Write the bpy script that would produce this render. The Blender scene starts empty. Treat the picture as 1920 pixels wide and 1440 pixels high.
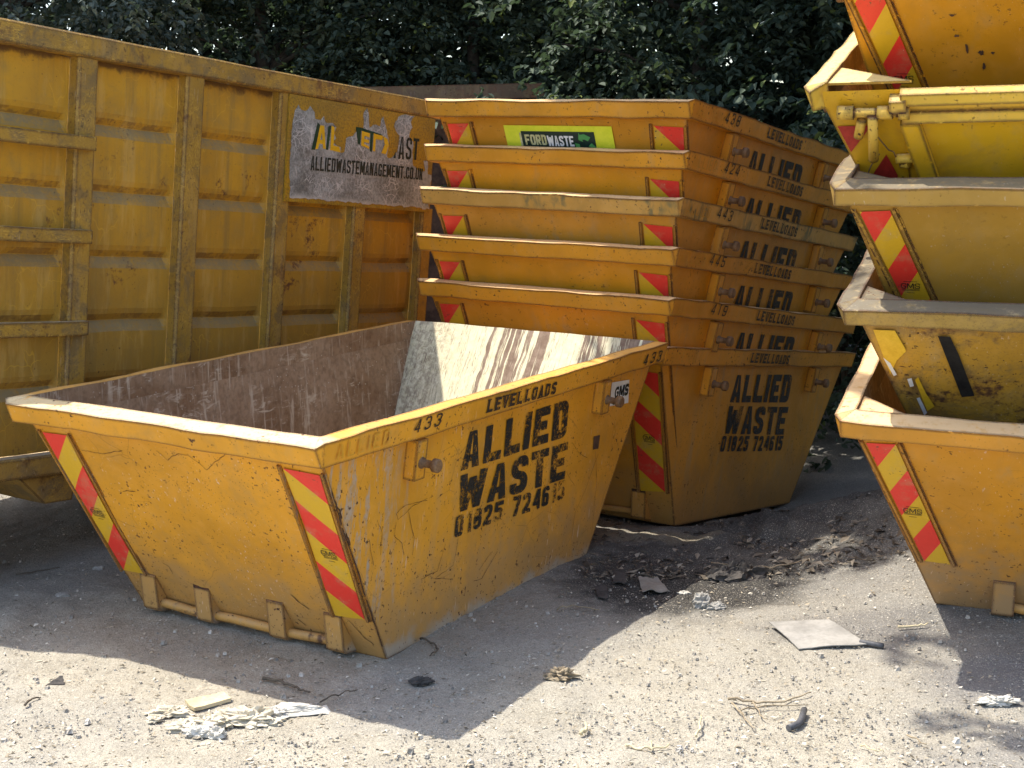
import bpy, bmesh, math, random
import numpy as np
from mathutils import Vector, Matrix, noise
from mathutils.geometry import tessellate_polygon
R = math.radians
random.seed(7); rng = np.random.default_rng(7)
scene = bpy.context.scene
col = scene.collection
# ------------------------------------------------------------------ camera, sky, sun, exposure
F_PX, PITCH, ROLL, CAM_H = 2797.124, 0.154715, -0.0194729, 2.339461
fw = Vector((0, math.cos(PITCH), -math.sin(PITCH))); up0 = Vector((0, math.sin(PITCH), math.cos(PITCH))); rt0 = Vector((1, 0, 0))
cam_r = math.cos(ROLL)*rt0 + math.sin(ROLL)*up0
cam_u = -math.sin(ROLL)*rt0 + math.cos(ROLL)*up0
cam_o = Vector((0, 0, CAM_H))
cd = bpy.data.cameras.new('camera'); cam = bpy.data.objects.new('camera', cd); col.objects.link(cam)
cd.sensor_width = 36; cd.lens = F_PX/1920*36; cd.clip_end = 600; cd.clip_start = 0.05
M = Matrix((cam_r, cam_u, -fw)).transposed().to_4x4(); M.translation = cam_o
cam.matrix_world = M
scene.camera = cam
SUN = Vector((-0.40, 0.17, 0.90)).normalized()
w = bpy.data.worlds.new('World'); scene.world = w; w.use_nodes = True
nt = w.node_tree; nt.nodes.clear()
sky = nt.nodes.new('ShaderNodeTexSky'); sky.sky_type = 'NISHITA'; sky.sun_disc = False
sky.sun_elevation = math.asin(SUN.z); sky.sun_rotation = math.atan2(SUN.x, SUN.y)
sky.air_density = 1.0; sky.dust_density = 2.0; sky.ozone_density = 0.6
bg = nt.nodes.new('ShaderNodeBackground'); bg.inputs['Strength'].default_value = 0.15
wo = nt.nodes.new('ShaderNodeOutputWorld')
nt.links.new(sky.outputs[0], bg.inputs[0]); nt.links.new(bg.outputs[0], wo.inputs[0])
sl = bpy.data.lights.new('sun', 'SUN'); sl.energy = 3.1; sl.angle = R(0.55); sl.color = (1.0, 0.94, 0.84)
so = bpy.data.objects.new('sun', sl); col.objects.link(so)
so.rotation_euler = (-SUN).to_track_quat('-Z', 'Y').to_euler(); so.location = (0, 0, 30)
vs = scene.view_settings; vs.view_transform = 'Standard'; vs.look = 'None'; vs.exposure = 1.38; vs.gamma = 1.0
scene.cycles.max_bounces = 6; scene.cycles.transparent_max_bounces = 12

# ------------------------------------------------------------------ node helper
class G:
    def __init__(s, name):
        s.m = bpy.data.materials.new(name); s.m.use_nodes = True
        s.t = s.m.node_tree; s.t.nodes.clear()
        s.out = s.n('ShaderNodeOutputMaterial')
        s.tc = s.n('ShaderNodeTexCoord'); s.geo = s.n('ShaderNodeNewGeometry')
        s.oi = s.n('ShaderNodeObjectInfo')
    def n(s, k, **kw):
        x = s.t.nodes.new(k)
        for a, b in kw.items(): setattr(x, a, b)
        return x
    def put(s, sock, v):
        if v is None: return
        if isinstance(v, bpy.types.NodeSocket): s.t.links.new(v, sock)
        elif isinstance(v, (tuple, list)) and len(v) == 3 and sock.type == 'RGBA': sock.default_value = (*v, 1)
        else: sock.default_value = v
    def math(s, op, a, b=None, c=None):
        x = s.n('ShaderNodeMath', operation=op); s.put(x.inputs[0], a); s.put(x.inputs[1], b); s.put(x.inputs[2], c); return x.outputs[0]
    def vmath(s, op, a, b=None):
        x = s.n('ShaderNodeVectorMath', operation=op); s.put(x.inputs[0], a)
        if b is not None: s.put(x.inputs[3] if op == 'SCALE' else x.inputs[1], b)
        return x.outputs['Value'] if op in ('DOT_PRODUCT', 'LENGTH') else x.outputs[0]
    def coords(s, rand=True):
        if not rand: return s.tc.outputs['Object']
        c = s.n('ShaderNodeCombineXYZ')
        r = s.math('MULTIPLY', s.oi.outputs['Random'], 61.0)
        for i in range(3): s.put(c.inputs[i], r)
        return s.vmath('ADD', s.tc.outputs['Object'], c.outputs[0])
    def stretch(s, v, sc, rot=(0, 0, 0)):
        x = s.n('ShaderNodeMapping'); s.put(x.inputs[0], v); x.inputs['Rotation'].default_value = [R(a) for a in rot]; x.inputs['Scale'].default_value = sc
        return x.outputs[0]
    def noise(s, v, scale, detail=3, rough=.55, dist=0):
        x = s.n('ShaderNodeTexNoise'); s.put(x.inputs['Vector'], v); x.inputs['Scale'].default_value = scale
        x.inputs['Detail'].default_value = detail; x.inputs['Roughness'].default_value = rough; x.inputs['Distortion'].default_value = dist
        return x.outputs['Fac']
    def voro(s, v, scale, feat='F1', outp='Distance', rnd=1):
        x = s.n('ShaderNodeTexVoronoi', feature=feat); s.put(x.inputs['Vector'], v); x.inputs['Scale'].default_value = scale; x.inputs['Randomness'].default_value = rnd
        return x.outputs[outp]
    def ramp(s, f, lo, hi, a=0., b=1.):
        x = s.n('ShaderNodeMapRange', interpolation_type='SMOOTHSTEP'); s.put(x.inputs[0], f)
        x.inputs[1].default_value = lo; x.inputs[2].default_value = hi; x.inputs[3].default_value = a; x.inputs[4].default_value = b
        return x.outputs[0]
    def mul(s, *a):
        r = a[0]
        for b in a[1:]: r = s.math('MULTIPLY', r, b)
        return r
    def mix(s, f, a, b, mode='MIX'):
        x = s.n('ShaderNodeMix', data_type='RGBA', blend_type=mode); s.put(x.inputs[0], f); s.put(x.inputs[6], a); s.put(x.inputs[7], b); return x.outputs[2]
    def sep(s, v):
        x = s.n('ShaderNodeSeparateXYZ'); s.put(x.inputs[0], v); return x.outputs
    def edge(s, rad=.015):
        b = s.n('ShaderNodeBevel'); b.samples = 4; b.inputs[0].default_value = rad
        d = s.vmath('DOT_PRODUCT', b.outputs[0], s.geo.outputs['Normal'])
        return s.math('SUBTRACT', 1.0, d)
    def bump(s, h, strength, dist=.01, nrm=None):
        x = s.n('ShaderNodeBump'); x.inputs['Strength'].default_value = strength; x.inputs['Distance'].default_value = dist
        s.put(x.inputs['Height'], h); s.put(x.inputs['Normal'], nrm); return x.outputs[0]
    def finish(s, color, rough=.6, nrm=None, metal=0., alpha=None, spec=.4, trans=None):
        p = s.n('ShaderNodeBsdfPrincipled'); s.put(p.inputs['Base Color'], color); s.put(p.inputs['Roughness'], rough); s.put(p.inputs['Metallic'], metal)
        p.inputs['Specular IOR Level'].default_value = spec
        if nrm is not None: s.put(p.inputs['Normal'], nrm)
        o = p.outputs[0]
        if trans is not None:
            t = s.n('ShaderNodeBsdfTranslucent'); s.put(t.inputs[0], trans)
            a = s.n('ShaderNodeMixShader'); a.inputs[0].default_value = .35; s.t.links.new(o, a.inputs[1]); s.t.links.new(t.outputs[0], a.inputs[2]); o = a.outputs[0]
        if alpha is not None:
            t = s.n('ShaderNodeBsdfTransparent'); a = s.n('ShaderNodeMixShader'); s.put(a.inputs[0], alpha)
            s.t.links.new(t.outputs[0], a.inputs[1]); s.t.links.new(o, a.inputs[2]); o = a.outputs[0]
        s.t.links.new(o, s.out.inputs[0]); return s.m

def paint(name, base, chips=.5, dust=.3, streak=.3, scratch=.3, cracks=.0, rust=.0, top=None, topamt=.0, dustcol=(.36, .27, .15), edge_r=.026, topend=False, worn=None, primer=0., net=0., foot=.5, rough=.42, mottled=.0, algae=0.):
    g = G(name); v = g.coords()
    n1 = g.noise(v, 1.7, 4); n2 = g.noise(v, 7, 4, .6); n3 = g.noise(v, 32, 4, .65)
    c = g.mix(g.ramp(n1, .3, .7), tuple(b*.84 for b in base), tuple(b*1.08 for b in base))
    c = g.mix(g.mul(g.ramp(n2, .45, .75), .35), c, tuple(min(1, b*1.05+.045) for b in base))
    # rain streaks and grime
    st = g.noise(g.stretch(v, (14, 14, .8)), 1.0, 4, .6)
    c = g.mix(g.mul(g.ramp(st, .48, .75), g.ramp(n1, .35, .65), streak), c, dustcol)
    if mottled:
        mo = g.noise(v, 4.5, 6, .7, .6)
        c = g.mix(g.mul(g.ramp(mo, .46, .62), mottled), c, (.17, .12, .055))
        mo2 = g.noise(v, 80, 3, .7)
        c = g.mix(g.mul(g.ramp(mo2, .5, .7), mottled*.6), c, (.12, .085, .04))
    gm = g.noise(v, 3.3, 6, .72, .4)
    c = g.mix(g.mul(g.ramp(gm, .50, .70), .30), c, (.30, .19, .06))
    # splashed mud near the foot of the thing
    oz = g.sep(g.tc.outputs['Object'])[2]
    sp = g.math('ADD', oz, g.math('MULTIPLY', g.math('SUBTRACT', n2, .5), .9))
    c = g.mix(g.mul(g.ramp(sp, .62, .05), foot), c, (.30, .225, .14))
    nz = g.sep(g.geo.outputs['Normal'])[2]
    if dust:
        c = g.mix(g.mul(g.ramp(nz, .25, .8), g.ramp(n3, .25, .6), dust), c, (.42, .36, .26))
    if top is not None:
        tm = g.mul(g.ramp(nz, .7, .9), g.ramp(g.noise(v, 18, 5, .7), .22, .5), topamt)
        if topend: tm = g.mul(tm, g.ramp(g.sep(g.tc.outputs['Object'])[1], -1.55, -1.62, .12, 1.))
        c = g.mix(tm, c, top)
    # pale scratches
    sc1 = g.noise(g.stretch(v, (70, 70, 4.5), (24, 17, 0)), 1.0, 2, .5)
    sc2 = g.noise(g.stretch(v, (60, 60, 5), (-35, 28, 40)), 1.0, 2, .5)
    sm = g.ramp(g.noise(v, 2.4, 3), .48, .62)
    pale = tuple(min(.8, b*.55+.34) for b in base)
    c = g.mix(g.mul(g.math('MAXIMUM', g.ramp(sc1, .68, .74), g.ramp(sc2, .69, .75)), sm, min(1, scratch)), c, pale)
    for (sc_, rt, dn) in (((52, 52, 8), (0, 24, 8), .50), ((95, 95, 14), (10, 33, 0), .54), ((30, 30, 6), (-20, -28, 20), .60)):
        dv = g.stretch(v, sc_, rt)
        c = g.mix(g.mul(g.ramp(g.voro(dv, 1.0), .13, .06), g.ramp(g.noise(v, 2.1, 4, .6), dn, dn+.10), min(1, scratch*1.1)), c, pale)
    rustc = g.mix(g.ramp(g.noise(v, 45, 3), .35, .65), (.105, .040, .018), (.030, .017, .012))
    if algae:
        al = g.mul(g.ramp(g.noise(v, 3.1, 4, .6), .5, .62), g.ramp(g.noise(g.stretch(v, (22, 22, 3)), 1, 3, .6), .40, .62), algae)
        c = g.mix(al, c, (.16, .15, .07))
    if worn is not None:
        c = g.mix(g.mul(g.ramp(g.edge(.03), .006, .07), g.ramp(n3, .3, .6), .8), c, worn)
    if net:
        wv = g.vmath('ADD', v, g.vmath('SCALE', g.n('ShaderNodeTexNoise').outputs['Color'], .22))
        for q_, th in ((9, .035), (21, .045)):
            c = g.mix(g.mul(g.ramp(g.voro(wv, q_, 'DISTANCE_TO_EDGE'), th, th*.2), g.ramp(g.noise(v, 3.7, 3), .45, .6), net), c, (.56, .34, .055))
    if primer:
        ox, oy, oz2 = g.sep(g.tc.outputs['Object']); nx = g.sep(g.tc.outputs['Normal'])[0]
        pz = g.noise(g.stretch(v, (16, 16, 2.2)), 1, 5, .7)
        pm = g.mul(g.ramp(pz, .50, .58), g.ramp(g.math('ADD', oy, g.mul(n2, .6)), -.45, -1.05), g.ramp(nx, .6, .8), g.ramp(oz2, .05, .35), primer)
        c = g.mix(pm, c, g.mix(g.ramp(n3, .35, .65), (.40, .25, .10), (.36, .33, .29)))
        lo = g.ramp(g.math('ADD', oz2, g.mul(g.math('SUBTRACT', n2, .5), .28)), .10, .0)
        c = g.mix(g.mul(lo, g.ramp(nx, .6, .8), .75), c, (.40, .36, .30))
    m = None
    if chips:
        e = g.ramp(g.edge(edge_r), .004, .09)
        ch = g.math('ADD', g.math('MULTIPLY', e, .42), g.math('MULTIPLY', g.noise(v, 30, 5, .7), .8))
        ch = g.math('ADD', ch, g.math('MULTIPLY', g.noise(v, 3.2, 2), .30))
        m = g.ramp(ch, .93-.20*chips, .97-.20*chips)
        spot = g.mul(g.ramp(g.noise(v, 40, 4, .65), .615, .645), g.ramp(g.noise(v, 2.9, 3), .50-.07*chips, .58), min(1., chips*1.6))
        dk = g.mul(g.ramp(g.voro(g.stretch(v, (70, 70, 22), (8, -14, 0)), 1.0), .15, .09), g.ramp(g.noise(v, 3.4, 4, .6), .60-.16*chips, .68-.14*chips), min(1., chips*1.5))
        m = g.math('MAXIMUM', g.math('MAXIMUM', m, spot), dk)
    if cracks:
        wv = g.vmath('ADD', v, g.vmath('SCALE', g.n('ShaderNodeTexNoise').outputs['Color'], .18))
        cr = g.voro(wv, 3.4, 'DISTANCE_TO_EDGE')
        ck = g.mul(g.ramp(cr, .010, .003), g.ramp(g.noise(v, 2.3, 2), .53, .60), cracks)
        m = ck if m is None else g.math('MAXIMUM', m, ck)
    if rust:
        rb = g.math('ADD', g.mul(g.noise(v, 2.6, 6, .7), .75), g.mul(n3, .25))
        rr = g.mul(g.ramp(rb, .60-.1*rust, .70-.1*rust), min(1, rust*1.5))
        c = g.mix(rr, c, g.mix(g.ramp(n3, .3, .7), (.20, .085, .03), (.085, .04, .022)))
    if m is not None: c = g.mix(m, c, rustc)
    ro = g.math('ADD', rough, g.math('MULTIPLY', n3, .22))
    if m is not None: ro = g.math('ADD', ro, g.math('MULTIPLY', m, .3))
    h = g.math('ADD', g.math('MULTIPLY', n2, .5), g.math('MULTIPLY', n3, .3))
    if m is not None: h = g.math('SUBTRACT', h, g.math('MULTIPLY', m, .35))
    return g.finish(c, ro, g.bump(h, .22, .012), spec=.35)

def simple(name, c0, c1, scale=8, rough=.7, bumpy=.2, spec=.3, metal=0, rand=True, detail=5):
    g = G(name); v = g.coords(rand); n = g.noise(v, scale, detail, .65); n2 = g.noise(v, scale*7, 3, .6)
    c = g.mix(g.ramp(g.math('ADD', g.math('MULTIPLY', n, .7), g.math('MULTIPLY', n2, .3)), .35, .65), c0, c1)
    return g.finish(c, rough, g.bump(n2, bumpy, .006), spec=spec, metal=metal)

YEL = (.66, .300, .016)
m_front = paint('front_skip_paint', YEL, chips=1.0, dust=.15, streak=.25, scratch=1., cracks=.25, foot=.5, primer=.8)
m_front_rim = paint('front_rim_paint', YEL, chips=.85, dust=.2, streak=.2, scratch=.5, top=(.64, .52, .31), topamt=.8, foot=0, topend=True)
m_stack = paint('stack_skip_paint', (.62, .270, .016), chips=.45, dust=.2, streak=.45, scratch=.3, foot=.35)
m_stack_rim = paint('stack_rim_paint', (.65, .285, .018), chips=.75, dust=.2, streak=.3, scratch=.2, top=(.72, .50, .26), topamt=.8, foot=0)
m_stack_alg = paint('algae_rim_paint', (.60, .33, .07), chips=.6, dust=.3, streak=.4, scratch=.2, top=(.66, .50, .28), topamt=.8, foot=0, algae=.85)
m_r1 = paint('orange_skip_paint', (.61, .265, .016), chips=.5, dust=.2, streak=.4, scratch=.6, cracks=.12, foot=.7)
m_r1_rim = paint('orange_rim_paint', (.64, .29, .03), chips=.45, dust=.3, streak=.3, scratch=.2, top=(.72, .50, .27), topamt=.85, foot=0)
m_r2 = paint('battered_skip_paint', (.47, .26, .03), chips=.75, dust=.4, streak=.5, scratch=.5, rust=.75, foot=.0, mottled=.6)
m_r2_rim = paint('battered_rim_paint', (.40, .26, .06), chips=.6, dust=.6, streak=.5, scratch=.3, top=(.125, .108, .078), topamt=.9, foot=0, mottled=.7)
m_r3 = paint('faded_skip_paint', (.46, .255, .035), chips=.12, dust=.4, streak=.35, scratch=.65, foot=0)
m_r3_rim = paint('faded_rim_paint', (.46, .28, .06), chips=.4, dust=.5, streak=.4, scratch=.5, top=(.145, .122, .082), topamt=.9, foot=0)
m_r4 = paint('lemon_skip_paint', (.66, .38, .014), chips=.42, dust=.2, streak=.25, scratch=.25, foot=0)
m_r4_rim = paint('lemon_rim_paint', (.68, .43, .05), chips=.45, dust=.3, streak=.3, scratch=.2, top=(.72, .58, .25), topamt=.8, foot=0)
m_r5 = paint('upper_skip_paint', (.64, .285, .012), chips=.34, dust=.2, streak=.3, scratch=.2, foot=0)
m_cont = paint('container_paint', (.50, .255, .016), chips=.3, dust=.0, streak=.55, scratch=.25, rust=.32, foot=.5, mottled=.25, dustcol=(.20, .14, .06))
m_cont_rail = paint('container_rail_paint', (.38, .215, .03), chips=.4, dust=.2, streak=.5, scratch=.5, net=.75, rust=.5, foot=.2, mottled=.75, worn=(.62, .38, .07), top=(.62, .52, .36), topamt=.8)
m_rusty = simple('rusted_steel', (.055, .030, .020), (.14, .075, .045), 5, .85, .35)
m_pin = simple('bare_rusty_pin', (.12, .065, .035), (.24, .14, .065), 14, .6, .3)
def film(name, c0, c1):
    g = G(name); v = g.coords(); n = g.noise(v, 9, 5, .7); n2 = g.noise(v, 60, 4, .7)
    c = g.mix(n2, c0, c1); c = g.mix(g.mul(g.ramp(n, .48, .72), .38), c, (.40, .29, .14))
    sp = g.mul(g.ramp(g.noise(v, 42, 3, .6), .64, .68), g.ramp(g.noise(v, 3.5, 2), .50, .60)); c = g.mix(sp, c, (.09, .06, .03))
    dv = g.ramp(g.voro(g.stretch(v, (60, 60, 12), (0, 30, 0)), 1.0), .13, .06); c = g.mix(g.mul(dv, g.ramp(n, .5, .6), .8), c, (.62, .52, .38))
    return g.finish(c, g.math('ADD', .36, g.mul(n, .3)), g.bump(n2, .12, .004), spec=.45)
m_plate_y = film('reflective_yellow', (.60, .345, .014), (.68, .41, .016))
m_plate_r = film('reflective_red', (.68, .030, .018), (.80, .048, .028))
m_red_old = simple('faded_dark_red', (.30, .022, .016), (.42, .035, .025), 30, .5, .15, .4)
m_yel_old = simple('torn_yellow_film', (.62, .37, .012), (.72, .46, .03), 30, .5, .15, .4)
m_ink = simple('black_ink', (.012, .012, .010), (.03, .028, .02), 40, .6, .1)
m_white = simple('sticker_white', (.62, .63, .64), (.75, .75, .76), 20, .5, .05)
m_black_tape = simple('black_rubber_strip', (.008, .008, .009), (.022, .021, .02), 15, .5, .15)
m_lime = simple('lime_sign_film', (.66, .72, .03), (.78, .80, .05), 10, .4, .05, .5)
m_green_dark = simple('dark_green_print', (.006, .022, .018), (.010, .032, .026), 10, .4, .05, .5)
m_green = simple('recycle_green', (.06, .26, .07), (.10, .34, .10), 10, .45, .05)
m_silver = simple('sign_white_print', (.66, .68, .66), (.80, .80, .80), 30, .4, .05)
m_gold = simple('sign_gold_print', (.34, .34, .12), (.60, .58, .34), 30, .4, .05)

def stencil(name, colr, keep, hard=.05):
    g = G(name); v = g.coords()
    n = g.math('ADD', g.math('MULTIPLY', g.noise(v, 70, 5, .75), .62), g.math('MULTIPLY', g.noise(v, 5, 3, .6), .38))
    a = g.ramp(n, keep-hard, keep+hard, 1., 0.)
    sc = g.ramp(g.noise(g.stretch(v, (55, 55, 5), (25, 20, 0)), 1, 2), .66, .70, 1., .15)
    return g.finish(g.mix(g.noise(v, 20), colr, tuple(c*2.2+.004 for c in colr)), .65, None, alpha=g.mul(a, sc))
m_sten_front = stencil('worn_stencil_paint', (.010, .009, .007), .545)
m_sten_stack = stencil('stencil_paint', (.016, .014, .011), .575, .09)
m_sten_thin = stencil('worn_marker_paint', (.016, .010, .007), .60)

def inner_mat(name, c0, c1, scuff, scuffcol=(.34, .29, .23)):
    g = G(name); v = g.coords(); n = g.noise(v, 2.4, 6, .65); n2 = g.noise(v, 30, 4, .65)
    c = g.mix(g.ramp(n, .32, .68), c0, c1)
    c = g.mix(g.mul(g.ramp(n2, .4, .7), .45), c, tuple(x*.45 for x in c0))
    s1 = g.noise(g.stretch(v, (9, 9, 26), (20, 0, 12)), 1, 5, .7, .8); s2 = g.noise(v, 3.0, 4, .6)
    c = g.mix(g.mul(g.ramp(s1, .52, .70), g.ramp(s2, .46, .66), scuff), c, scuffcol)
    vs_ = g.noise(g.stretch(v, (26, 26, 1.6), (0, 12, 0)), 1, 4, .7); c = g.mix(g.mul(g.ramp(vs_, .52, .66), g.ramp(s2, .40, .58), scuff*.7), c, scuffcol)
    sp = g.mul(g.ramp(g.voro(v, 38), .16, .10), g.ramp(g.noise(v, 4, 2), .48, .6), scuff)
    c = g.mix(sp, c, (.5, .46, .38))
    return g.finish(c, .8, g.bump(g.math('ADD', g.mul(n2, .6), g.mul(s1, .4)), .3, .01), spec=.25)
m_inner = inner_mat('rusty_brown_inside', (.20, .118, .064), (.31, .212, .135), 1., (.50, .42, .32))
m_inner_r = inner_mat('scraped_inside', (.12, .065, .038), (.22, .12, .055), .5, (.42, .34, .22))
def streaked():
    g = G('slurry_streaked_inside'); v = g.tc.outputs['Object']
    wob = g.noise(v, 6, 3)
    x, y, z = g.sep(v)
    cx = g.n('ShaderNodeCombineXYZ')
    g.put(cx.inputs[0], g.math('ADD', g.math('ADD', x, g.mul(wob, .035)), g.mul(z, -.03))); g.put(cx.inputs[2], g.math('MULTIPLY', z, .045))
    big = g.noise(cx.outputs[0], 5.5, 2, .5); fine = g.noise(cx.outputs[0], 24, 4, .75)
    f = g.math('ADD', g.mul(big, .50), g.mul(fine, .50))
    f = g.math('ADD', f, g.mul(g.math('SUBTRACT', x, .2), -.07))
    m1 = g.ramp(f, .478, .498)
    blot = g.noise(v, 28, 4, .7, .5)
    left = g.ramp(x, -.45, -.7)
    m1 = g.math('MULTIPLY', m1, g.math('SUBTRACT', 1., g.mul(left, g.ramp(blot, .38, .64), .6)))
    n = g.noise(v, 18, 5, .7)
    brown = g.mix(g.ramp(n, .35, .65), (.18, .115, .075), (.27, .19, .13))
    cream = g.mix(g.ramp(n, .3, .7), (.60, .53, .33), (.72, .65, .44))
    ln = g.ramp(g.math('ABSOLUTE', g.math('SUBTRACT', fine, .5)), .012, .004)
    c = g.mix(m1, brown, cream); c = g.mix(g.mul(ln, .8), c, (.13, .085, .055))
    return g.finish(c, .75, g.bump(g.math('ADD', m1, g.mul(n, .4)), .35, .008), spec=.3)
m_streak = streaked()

# ------------------------------------------------------------------ mesh helper
class MB:
    def __init__(s): s.v = []; s.f = []; s.m = []; s.sm = []
    def quad(s, pts, mat=0, smooth=False):
        i = len(s.v); s.v += [tuple(p) for p in pts]; s.f.append(tuple(range(i, i+len(pts)))); s.m.append(mat); s.sm.append(smooth)
    def grid(s, fn, nu, nv, mat=0, smooth=True):
        i = len(s.v)
        for b in range(nv+1):
            for a in range(nu+1): s.v.append(tuple(fn(a/nu, b/nv)))
        for b in range(nv):
            for a in range(nu):
                k = i+b*(nu+1)+a; s.f.append((k, k+1, k+nu+2, k+nu+1)); s.m.append(mat); s.sm.append(smooth)
    def hexa(s, p, mat=0):   # p: 4 bottom then 4 top
        i = len(s.v); s.v += [tuple(q) for q in p]
        for f in ((3, 2, 1, 0), (4, 5, 6, 7), (0, 1, 5, 4), (1, 2, 6, 5), (2, 3, 7, 6), (3, 0, 4, 7)):
            s.f.append(tuple(i+k for k in f)); s.m.append(mat); s.sm.append(False)
    def box(s, x0, y0, z0, x1, y1, z1, mat=0):
        s.hexa([(x0, y0, z0), (x1, y0, z0), (x1, y1, z0), (x0, y1, z0), (x0, y0, z1), (x1, y0, z1), (x1, y1, z1), (x0, y1, z1)], mat)
    def tube(s, pts, rad, n=10, mat=0, cap=True):
        pts = [Vector(p) for p in pts]; rads = rad if isinstance(rad, (list, tuple)) else [rad]*len(pts)
        i0 = len(s.v); prev = None
        for k, p in enumerate(pts):
            t = (pts[min(k+1, len(pts)-1)]-pts[max(k-1, 0)])
            if t.length < 1e-9: t = prev_t
            t.normalize(); prev_t = t
            a = (prev - t*prev.dot(t)) if prev is not None else (Vector((0, 0, 1)).cross(t) if abs(t.z) < .9 else Vector((1, 0, 0)).cross(t))
            a.normalize(); prev = a; b = t.cross(a)
            for j in range(n):
                th = 2*math.pi*j/n; s.v.append(tuple(p+rads[k]*(math.cos(th)*a+math.sin(th)*b)))
        for k in range(len(pts)-1):
            for j in range(n):
                a = i0+k*n+j; b = i0+k*n+(j+1) % n
                s.f.append((a, b, b+n, a+n)); s.m.append(mat); s.sm.append(True)
        if cap:
            s.f.append(tuple(i0+j for j in reversed(range(n)))); s.m.append(mat); s.sm.append(False)
            e = i0+(len(pts)-1)*n; s.f.append(tuple(e+j for j in range(n))); s.m.append(mat); s.sm.append(False)
    def build(s, name, mats, parent=None):
        me = bpy.data.meshes.new(name); me.from_pydata(s.v, [], s.f)
        mats = mats if isinstance(mats, (list, tuple)) else [mats]
        for m in mats: me.materials.append(m)
        me.polygons.foreach_set('material_index', s.m); me.polygons.foreach_set('use_smooth', s.sm); me.update()
        o = bpy.data.objects.new(name, me); col.objects.link(o)
        if parent is not None: o.parent = parent
        return o
def tag(o, label=None, cat=None, group=None, kind=None):
    if label: o['label'] = label
    if cat: o['category'] = cat
    if group: o['group'] = group
    if kind: o['kind'] = kind
    return o
def empty(name, mat=None):
    o = bpy.data.objects.new(name, None); o.empty_display_size = .2; col.objects.link(o)
    if mat is not None: o.matrix_world = mat
    return o
def copy_tree(o, parent=None):
    c = o.copy(); col.objects.link(c)
    if parent is not None: c.parent = parent
    for ch in o.children: copy_tree(ch, c)
    return c
def rotm(yaw, a, b):
    return Matrix.Rotation(yaw, 4, 'Z') @ Matrix.Rotation(a, 4, 'X') @ Matrix.Rotation(-b, 4, 'Y')
def pose(p):
    m = rotm(p[2], p[4], p[5]); m.translation = (p[0], p[1], p[3]); return m

# ------------------------------------------------------------------ block lettering
def rpath(pts, r, n=4):
    out = []
    for i, p in enumerate(pts):
        if i in (0, len(pts)-1): out.append(Vector(p)); continue
        p = Vector(p); a = Vector(pts[i-1])-p; b = Vector(pts[i+1])-p
        rr = min(r, a.length*.49, b.length*.49); A = p+a.normalized()*rr; B = p+b.normalized()*rr
        for k in range(n+1):
            t = k/n; out.append(A*(1-t)**2+p*2*t*(1-t)+B*t*t)
    return out
def stroke(pts, t, vert_t=None):
    pts = [Vector(p) for p in pts]; L = []; q = []
    for i, p in enumerate(pts):
        d1 = (p-pts[i-1]).normalized() if i else None; d2 = (pts[i+1]-p).normalized() if i < len(pts)-1 else None
        d = (d1+d2).normalized() if d1 and d2 else (d1 or d2)
        nrm = Vector((-d.y, d.x)); k = 1/max(.5, nrm.dot(Vector((-(d1 or d2).y, (d1 or d2).x))))
        L.append((p+nrm*t/2*k, p-nrm*t/2*k))
    for i in range(len(L)-1): q.append((L[i][1], L[i+1][1], L[i+1][0], L[i][0]))
    return q
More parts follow.
